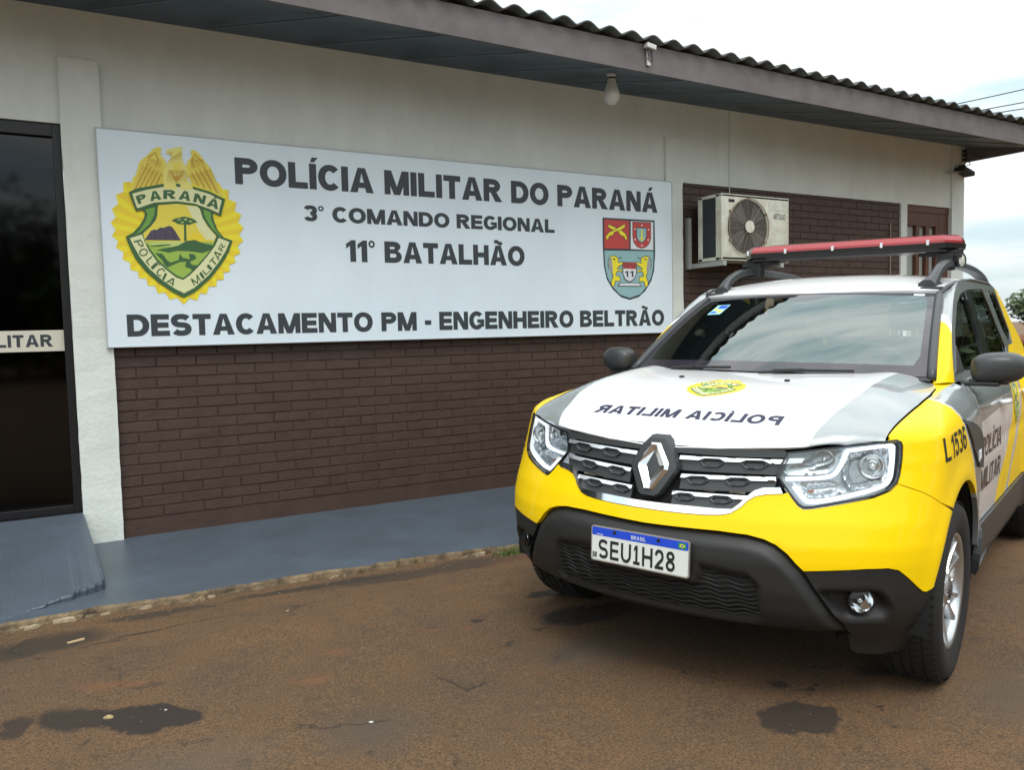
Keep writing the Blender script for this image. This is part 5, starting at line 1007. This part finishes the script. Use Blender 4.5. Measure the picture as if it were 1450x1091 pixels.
    fr = panel('side_frame', FR, Gs(s), [paint['grey'], gloss, paint['yellow'], paint['white']], CAR, regions=[(bp, 1), (yd, 2)], holes=[W1, W2, W3], grid=.05, rim=.03)
    for nm, Wp in (('front_side_window', W1), ('rear_side_window', W2), ('quarter_window', W3)):
        wn = panel(nm, Wp, Gs(s), sideg, CAR, grid=.06, off=-.008, rim=0)
        panel('window_seal', Wp, Gs(s), gloss, wn, holes=[shrink(dens(Wp, .05), .016)], grid=.03, off=-.003, rim=.008)
    panel('mirror_corner', [(1.39, 1.150), (1.445, 1.168), (1.51, 1.225), (1.565, 1.268), (1.58, 1.152)], Gs(s), plas2, fr, grid=.03, off=.004, rim=.012)
# ---- windscreen with dark border
def WS(u, v):
    c = 1 - u * u; xb, yb, zb = .70 * u, 1.217 - .19 * c, 1.14 + .012 * c; xt, yt, zt = .597 * u, 1.89 - .070 * c, 1.518 + .012 * c
    q = 4 * v * (1 - v) * .02
    return (xb + (xt - xb) * v, yb + (yt - yb) * v - q * .6, zb + (zt - zb) * v + q * .8)
clear = [(-.925, .10), (.925, .10), (.955, .20), (.955, .86), (.93, .935), (.84, .955), (.22, .955), (.15, .93), (.10, .87), (-.10, .87), (-.15, .93), (-.22, .955), (-.84, .955), (-.93, .935), (-.955, .86), (-.955, .20)]
wsp = panel('windscreen', [(-1, 0), (1, 0), (1, 1), (-1, 1)], WS, [frit, wsg], CAR, regions=[(clear, 1)], grid=.06, rim=0)
onws = lambda u, v, k: tuple(np.array(WS(u, v)) + np.array((0, -.5, .86)) * (.001 + k))
stk = mat('sticker_cyan', (.30, .62, .66), .4)
stp = [(-.80, .70), (-.665, .70), (-.665, .86), (-.80, .86)]
st = obj('sticker', [onws(*p, .0005) for p in stp], [(0, 1, 2, 3)], stk, wsp)
V = []; F = []
for a, b, c, d in ((.30, .92, .62, .92), (.1, .45, .45, .6), (.55, .9, .2, .4), (.1, .5, .15, .3)):
    k = len(V); V += [onws(-.80 + .135 * x, .70 + .16 * y, .001) for x, y in ((a, c), (b, c), (b, d), (a, d))]; F.append((k, k + 1, k + 2, k + 3))
obj('sticker_print', V, F, [M['yel'], pl_blue], st, [1, 0, 0, 1])
obj('sticker', [onws(*p, .0005) for p in ((.845, .955), (.925, .955), (.925, .985), (.845, .985))], [(0, 1, 2, 3)], M['white'], wsp)
for (u0, v0, u1, v1) in ((-.70, -.03, -.15, .012), (.06, -.03, .62, .010)):
    mb = MB(); a, b = Vector(onws(u0, v0, .012)), Vector(onws(u1, v1, .012)); mb.tube([a, (a + b) / 2 + Vector((0, -.006, .006)), b], .006, 6)
    a2, b2 = Vector(onws(u0 + .1, v0 - .005, .025)), Vector(onws((u0 + u1) / 2, (v0 + v1) / 2, .02)); mb.tube([a2, b2], .009, 6); mb.build('wiper', M['black'], CAR)
def cowl(u, v): c = 1 - u * u; return (.725 * u, 1.150 - .14 * c + v * .10, 1.128 + .010 * c + v * .012)
panel('cowl', [(-1.0, -.05), (1.0, -.05), (1.0, .85), (-1.0, .85)], cowl, plas, CAR, grid=.08, rim=0)
# ---- roof
rc = [(1.78, 1.518), (1.86, 1.550), (2.0, 1.596), (2.2, 1.638), (2.5, 1.660), (3.0, 1.662), (3.5, 1.625), (3.9, 1.585), (4.15, 1.54)]
re_ = [(1.78, 1.490), (1.90, 1.536), (2.0, 1.562), (2.2, 1.588), (2.5, 1.603), (3.0, 1.605), (3.5, 1.578), (3.9, 1.538), (4.15, 1.49)]
rc, re_ = crom(rc, 6), crom(re_, 6)
hw = lambda y: float(np.interp(y, [1.8, 1.95, 2.2, 2.6, 3.2, 3.6, 4.15], [.607, .632, .654, .664, .654, .63, .57]))
def RF(u, y):
    zc_, ze = float(np.interp(y, [p[0] for p in rc], [p[1] for p in rc])), float(np.interp(y, [p[0] for p in re_], [p[1] for p in re_])); return (hw(y) * u, y, ze + (zc_ - ze) * (1 - abs(u) ** 2.6))
yf_ = lambda u: 1.888 - .070 * (1 - u * u)
roof_o = [(u, yf_(u) + .003) for u in np.linspace(-1, 1, 21)] + [(1, 2.4), (1, 3.0), (1, 3.6), (1, 4.1), (-1, 4.1), (-1, 3.6), (-1, 3.0), (-1, 2.4)]
panel('roof', roof_o, RF, paint['white'], CAR, grid=.05, rim=.015)
for s in (-1, 1):
    mb = MB(); e_ = [(s * (WS(1, v)[0] + .016), WS(1, v)[1] + .006, WS(1, v)[2] + .002) for v in np.linspace(-.03, 1, 12)] + [(s * (hw(y) + .010), y, RF(1, y)[2] + .004) for y in (1.95, 2.1, 2.4, 3, 3.6, 4.0)]
    mb.tube(e_, [.020] * 11 + [.016] + [.010] * 6, 8); mb.build('pillar_trim', plas2, CAR, True)
    # front pillar skin between the trim and the side frame
    wv = [np.array(((WS(1, v)[0] + .024), WS(1, v)[1] + .014, WS(1, v)[2] + .0)) for v in np.linspace(-.06, 1, 12)]
    gp = crom([(1.33, 1.112), (1.42, 1.205), (1.51, 1.288), (1.62, 1.370), (1.80, 1.484), (1.92, 1.540), (2.02, 1.574)], 12); sgp = np.concatenate([[0], np.cumsum(np.hypot(*np.diff(np.array(gp), axis=0).T))]); 
    gq = [np.array(G(float(np.interp(q * sgp[-1], sgp, [p[0] for p in gp])), float(np.interp(q * sgp[-1], sgp, [p[1] for p in gp])))) for q in np.linspace(0, 1, 12)]
    wa, ga = np.array(wv), np.array(gq)
    def PIL(a, b, s=s):
        i = a * 11; A_ = np.array([np.interp(i, range(12), wa[:, k]) for k in range(3)]); B_ = np.array([np.interp(i, range(12), ga[:, k]) for k in range(3)])
        p = A_ + (B_ - A_) * b; bl = math.sin(math.pi * b) * .010; return (s * (p[0] + bl * .8), p[1] - bl * .6, p[2] + bl * .3)
    yl = [(-.1, -.1), (.62, -.1), (.60, .1), (.53, .4), (.45, .7), (.34, 1.1), (-.1, 1.1)]; wl = [(.62, -.1), (.71, -.1), (.68, .15), (.61, .45), (.52, .75), (.41, 1.1), (.34, 1.1), (.45, .7), (.53, .4), (.60, .1)]
    panel('front_pillar', [(0, 0), (1, 0), (1, 1), (0, 1)], PIL, [paint['grey'], paint['yellow'], paint['white']], CAR, regions=[(yl, 1), (wl, 2)], grid=.06, rim=0, hint=(0, 2.4, 1.0))
    # filler between bonnet corner, wing top and pillar foot
    e_ = [tuple(Eg(y)) for y in (.97, 1.08, 1.22)]
    vv = e_ + [tuple(G(1.33, 1.112)), (.724, 1.208, 1.122), (.733, 1.175, 1.108), (.756, 1.12, Hd(.754, 1.12)[2]), (.764, 1.0, Hd(.764, 1.0)[2])]
    mb = MB(); mb.add([(s * x, y, z - .004) for x, y, z in vv], [(0, 1, 7), (7, 1, 6), (6, 1, 2), (6, 2, 5), (5, 2, 3), (5, 3, 4)]); mb.build('pillar_foot', paint['yellow'], CAR, True)
    # roof rail
    rp = crom([(1.93, 1.556), (1.98, 1.585), (2.08, 1.640), (2.22, 1.682), (2.40, 1.700), (2.8, 1.708), (3.2, 1.702), (3.5, 1.675), (3.68, 1.630), (3.74, 1.590)], 4)
    mb = MB(); n = len(rp); v = []; f = []
    for i, (y, z) in enumerate(rp):
        q = min(i, n - 1 - i) / 7; wd = .048 - .020 * min(1, q); hh = .020 + .014 * max(0, 1 - q); cx = .545 - .018 * (1 - min(1, q)) + .018
        v += [(s * (cx - wd), y, z - hh), (s * (cx - wd * .75), y, z + hh * .5), (s * (cx - wd * .3), y, z + hh), (s * (cx + wd * .4), y, z + hh), (s * (cx + wd * .85), y, z + hh * .4), (s * (cx + wd), y, z - hh)]
    for i in range(n - 1):
        for a in range(6): f.append((i * 6 + a, i * 6 + (a + 1) % 6, i * 6 + 6 + (a + 1) % 6, i * 6 + 6 + a))
    f += [tuple(range(6)), tuple(n * 6 - 6 + a for a in range(6))]; mb.add(v, f)
    for (y, z) in ((1.93, 1.548), (3.72, 1.578)): mb.box(*((s * .575 - .052), (s * .575 + .052)), y - .03, y + .07, z - .02, z + .006, 0, .006)
    mb.build('roof_rail', plas2, CAR, auto=35)
    # door mirror
    Mr = part('door_mirror')
    mb = MB(); bm = bmesh.new(); bmesh.ops.create_uvsphere(bm, u_segments=28, v_segments=16, radius=1)
    for q in bm.verts:
        x, y, z = q.co; sg = lambda a, e: math.copysign(abs(a) ** e, a)
        x, y, z = sg(x, .72), sg(y, .7), sg(z, .62)
        if y > .25: y = .25 + (y - .25) * .12
        xx = .938 + x * .104; zz = 1.176 + z * .068 - (x > 0) * .010 * x * x * (1 if z > 0 else -1) + x * .004; yy = 1.445 + y * .095 + .025 * x
        q.co = (s * xx, yy, zz)
    bm.verts.index_update(); mb.add([tuple(q.co) for q in bm.verts], [tuple(q.index for q in p.verts) for p in bm.faces], 0); bm.free()
    mb.build('mirror_shell', plas2, Mr, True)
    mb = MB(); mb.box(min(s * .80, s * .95), max(s * .80, s * .95), 1.365, 1.485, 1.098, 1.118, 0, .008); mb.box(min(s * .83, s * .98), max(s * .83, s * .98), 1.385, 1.47, 1.106, 1.128, 0, .008); mb.build('mirror_foot', gloss, Mr, auto=40)
# ---- light bar on the rails
LB = part('light_bar'); LB.location = (0, 2.52, 1.815); LB.rotation_euler = (0, 0, 0)
lens_p = [(-.60, 0), (.60, 0)]
def lozenge(hx, hy, c): return [(-hx + c, -hy), (hx - c, -hy), (hx, -hy * .3), (hx, hy * .3), (hx - c, hy), (-hx + c, hy), (-hx, hy * .3), (-hx, -hy * .3)]
def stack(name, levels, mt, par):
    mb = MB(); v = []; n = 8
    for hx, hy, z in levels: v += [(x, y, z) for x, y in lozenge(hx, hy, .07)]
    f = [(k * n + i, k * n + (i + 1) % n, (k + 1) * n + (i + 1) % n, (k + 1) * n + i) for k in range(len(levels) - 1) for i in range(n)] + [tuple(range(n)), tuple((len(levels) - 1) * n + i for i in range(n))]
    mb.add(v, f); return mb.build(name, mt, par, auto=25)
stack('bar_base', [(.600, .13, -.040), (.615, .148, -.030), (.618, .150, -.002)], gloss, LB)
rl = stack('red_lens', [(.612, .146, -.002), (.612, .146, .012), (.600, .132, .038), (.58, .10, .046)], redl, LB)
mb = MB()
for x in (-.565, -.33, -.05, .22, .46): mb.box(x - .007, x + .007, -.153, -.146, -.012, .016)
mb.build('clip', satin, LB)
mb = MB(); mb.tube([(-.55, -.12, -.043), (.55, -.12, -.043)], .004, 6); mb.build('base_edge', alloy_d, LB)
for s in (-1, 1):
    mb = MB(); mb.box(min(s * .44, s * .60), max(s * .44, s * .60), -.09, .06, -.062, -.040, 0, .004); mb.box(min(s * .50, s * .58), max(s * .50, s * .58), -.11, -.03, -.15, -.06, 0, .006); mb.tube([(s * .40, -.06, -.058), (s * .62, -.10, -.075)], .010, 6)
    mb.build('bracket', M['black'], LB)
SL = part('spot_lamp'); SL.location = (.605, 2.45, 1.716); SL.scale = (.85, .85, .85); Mx = Vector((.93, -.36, 0)).to_track_quat('Z', 'Y').to_matrix().to_4x4()
mb = MB(); mb.lathe([(.0001, -.05), (.035, -.045), (.045, -.01), (.046, .02), (.043, .022), (.042, .012)], Mx, 24); mb.box(-.02, .02, -.02, .02, .04, .075); mb.build('lamp_shell', M['black'], SL, auto=40)
mb = MB(); mb.lathe([(.042, .014), (.025, .020), (.0001, .022)], Mx, 24); mb.build('lamp_glass', mat('lamp_face', (.55, .57, .50), .3), SL, True)
# ---- wheels
def wheel(name):
    W = empty(name); Mx = Matrix.Rotation(R(90), 4, 'Y')     # local z of the lathe = car +x (outboard)
    mb = MB(); hw_ = .1075
    prof = [(.215, -hw_ * .86), (.235, -hw_ * .98), (.285, -hw_ * 1.06), (.320, -hw_), (.337, -hw_ * .82), (.3445, -hw_ * .6), (.3455, 0), (.3445, hw_ * .6), (.337, hw_ * .82), (.320, hw_), (.285, hw_ * 1.06), (.235, hw_ * .98), (.215, hw_ * .86)]
    mb.lathe(prof, Mx, 72)
    ty = mb.build('tyre', rubber, W, True)
    mb = MB(); nb = 66
    for i in range(nb):
        a = 2 * math.pi * i / nb
        for k, (x0, x1) in enumerate(((-.098, -.062), (-.052, -.020), (-.012, .012), (.020, .052), (.062, .098))):
            a1 = a + (k % 2) * math.pi / nb; da = math.pi / nb * .74; r0 = .338; q = lambda x: .3500 - .010 * max(0, (abs(x) - .06) / .04) ** 1.5
            v = []
            for aa in (a1 - da, a1 + da):
                for x in (x0, x1):
                    for r in (r0, q(x)): v.append((x, r * math.cos(aa), r * math.sin(aa)))
            mb.add(v, [(1, 3, 7, 5), (0, 1, 5, 4), (2, 6, 7, 3), (0, 2, 3, 1), (4, 5, 7, 6)])
    mb.build('tread', rubber, ty)
    mb = MB(); mb.lathe([(.216, .088), (.222, .096), (.218, .100), (.205, .093), (.198, .07), (.195, -.08)], Mx, 60); rim = mb.build('rim', alloy, W, True)
    mb = MB(); mb.lathe([(.196, .0), (.0001, .0)], Mx, 40); mb.lathe([(.15, .03), (.15, .01)], Mx, 40); mb.build('brake', alloy_d, W)
    mb = MB()
    for k in range(5):
        a0 = 2 * math.pi * k / 5 + .31
        for sd in (-1, 1):
            v = []; f = []
            for i in range(6):
                q = i / 5; r = .045 + .158 * q; a = a0 + sd * (.20 - .05 * q + .09 * q * q); wd = (.026 - .010 * q + .008 * q * q) / r * .5; x = .078 - .020 * math.sin(q * 2.6) * (1 - q) + .010 * q
                for aa, dx in ((a - wd, -.012), (a - wd * .7, 0), (a + wd * .7, 0), (a + wd, -.012)): v.append((x + dx, r * math.cos(aa), r * math.sin(aa)))
                for aa in (a + wd, a - wd): v.append((x - .03, r * math.cos(aa), r * math.sin(aa)))
            for i in range(5):
                for j in range(6): f.append((i * 6 + j, i * 6 + (j + 1) % 6, i * 6 + 6 + (j + 1) % 6, i * 6 + 6 + j))
            mb.add(v, f)
    mb.lathe([(.062, .055), (.060, .078), (.05, .086), (.034, .088)], Mx, 36)
    mb.build('spoke', alloy, W, auto=35)
    mb = MB(); mb.lathe([(.034, .087), (.03, .092), (.0001, .094)], Mx, 28); mb.build('hub_cap', alloy_d, W, True)
    mb = MB()
    for k in range(5):
        a = 2 * math.pi * k / 5 + .31; c = Vector((.080, .047 * math.cos(a), .047 * math.sin(a))); mb.tube([c, c + Vector((.010, 0, 0))], .008, 6)
    mb.build('wheel_nut', chrome, W)
    return W
def copy_tree(o, parent):
    c = o.copy(); C.objects.link(c); c.parent = parent
    for ch in list(o.children): copy_tree(ch, c)
    return c
w0 = wheel('wheel'); w0.parent = CAR; w0.location = (.790, .832, .345); w0.rotation_euler = (R(20), 0, R(0))
for x, y, rz_, ry in ((-.790, .832, 180, 40), (.790, 3.52, 0, 70), (-.790, 3.52, 180, 10)):
    c = copy_tree(w0, CAR); c.location = (x, y, .345); c.rotation_euler = (R(ry), 0, R(rz_))
for s in (-1, 1):      # arch liners
    for ay in (AY, RAY):
        mb = MB(); pts = ARC(-8, 188, 24, AR + .004, ay); v = []; f = []
        for y, z in pts: v += [(s * .885, y, z), (s * .60, y, z)]
        for i in range(len(pts) - 1): f.append((2 * i, 2 * i + 1, 2 * i + 3, 2 * i + 2))
        mb.add(v, f); mb.build('arch_liner', void, CAR)
# ---- underbody light block, cabin, tail
mb = MB(); mb.box(-.60, .60, .34, 4.2, .24, .42); mb.box(-.86, .86, 1.30, 3.05, .26, .46); mb.box(-.60, .60, .46, 1.15, .42, .86); mb.box(-.58, .58, 1.0, 1.3, .42, 1.09); mb.box(-.82, .82, 4.0, 4.28, .30, 1.1); mb.build('underbody_light_block', void, CAR)  # plain dark boxes added under the car to block light
mb = MB(); mb.box(-.05, .05, .84, .9, .2, .3); mb.tube([(-.7, .84, .30), (.7, .84, .30)], .035, 8); mb.tube([(-.7, 3.52, .32), (.7, 3.52, .32)], .05, 8); mb.build('axle', void, CAR)
IN_ = part('cabin')
mb = MB(); mb.box(-.70, .70, 1.22, 1.62, 1.00, 1.105, 0, .03); mb.box(.14, .56, 1.40, 1.66, 1.08, 1.145, 0, .03); mb.build('dashboard', dash, IN_, auto=40)
mb = MB(); mb.box(-.84, .84, 1.3, 4.1, .46, .50); mb.box(-.55, .55, 3.95, 3.98, .5, 1.28); mb.box(-.60, .60, 2.0, 4.0, 1.575, 1.58); mb.build('cabin_lining', cloth, IN_)
for x in (-.36, .36):
    mb = MB(); mb.box(x - .24, x + .24, 1.95, 2.45, .62, .78, 0, .05); mb.box(x - .23, x + .23, 2.40, 2.55, .72, 1.30, 0, .05); mb.box(x - .12, x + .12, 2.46, 2.54, 1.33, 1.49, 0, .04); mb.tube([(x - .05, 2.5, 1.28), (x - .05, 2.5, 1.36)], .008, 6); mb.tube([(x + .05, 2.5, 1.28), (x + .05, 2.5, 1.36)], .008, 6)
    mb.build('front_seat', cloth, IN_, auto=40)
mb = MB(); mb.box(-.66, .66, 3.2, 3.36, .7, 1.22, 0, .05); mb.build('rear_seat', cloth, IN_, auto=40)
Mx = Matrix.Translation((.36, 1.72, 1.10)) @ Matrix.Rotation(R(-62), 4, 'X')
mb = MB(); mb.tube([tuple(Mx @ Vector((.185 * math.cos(2 * math.pi * i / 36), .185 * math.sin(2 * math.pi * i / 36), 0))) for i in range(37)], .016, 8, cap=False); mb.box(-.17, .17, -.03, .03, -.02, .01, 0, .008, Mx); mb.box(-.06, .06, -.06, .06, -.03, .02, 0, .02, Mx); mb.build('steering_wheel', dash, IN_, True)
mb = MB(); mb.box(-.12, .12, 1.80, 1.83, 1.40, 1.46, 0, .012); mb.build('inner_mirror', M['black'], IN_)
def tailf(u, v): return ((.80 - .45 * max(0, v - 1.02)) * u, 4.36 - .12 * u * u - .30 * max(0, v - 1.1), v)
panel('tailgate', [(-1, .45), (1, .45), (1, 1.26), (-1, 1.26)], tailf, paint['yellow'], CAR, grid=.1, rim=0)
panel('rear_bumper', [(-1.03, .30), (1.03, .30), (1.03, .62), (-1.03, .62)], lambda u, v: (.80 * u, 4.42 - .14 * u * u, v), plas, CAR, grid=.1, rim=.05)
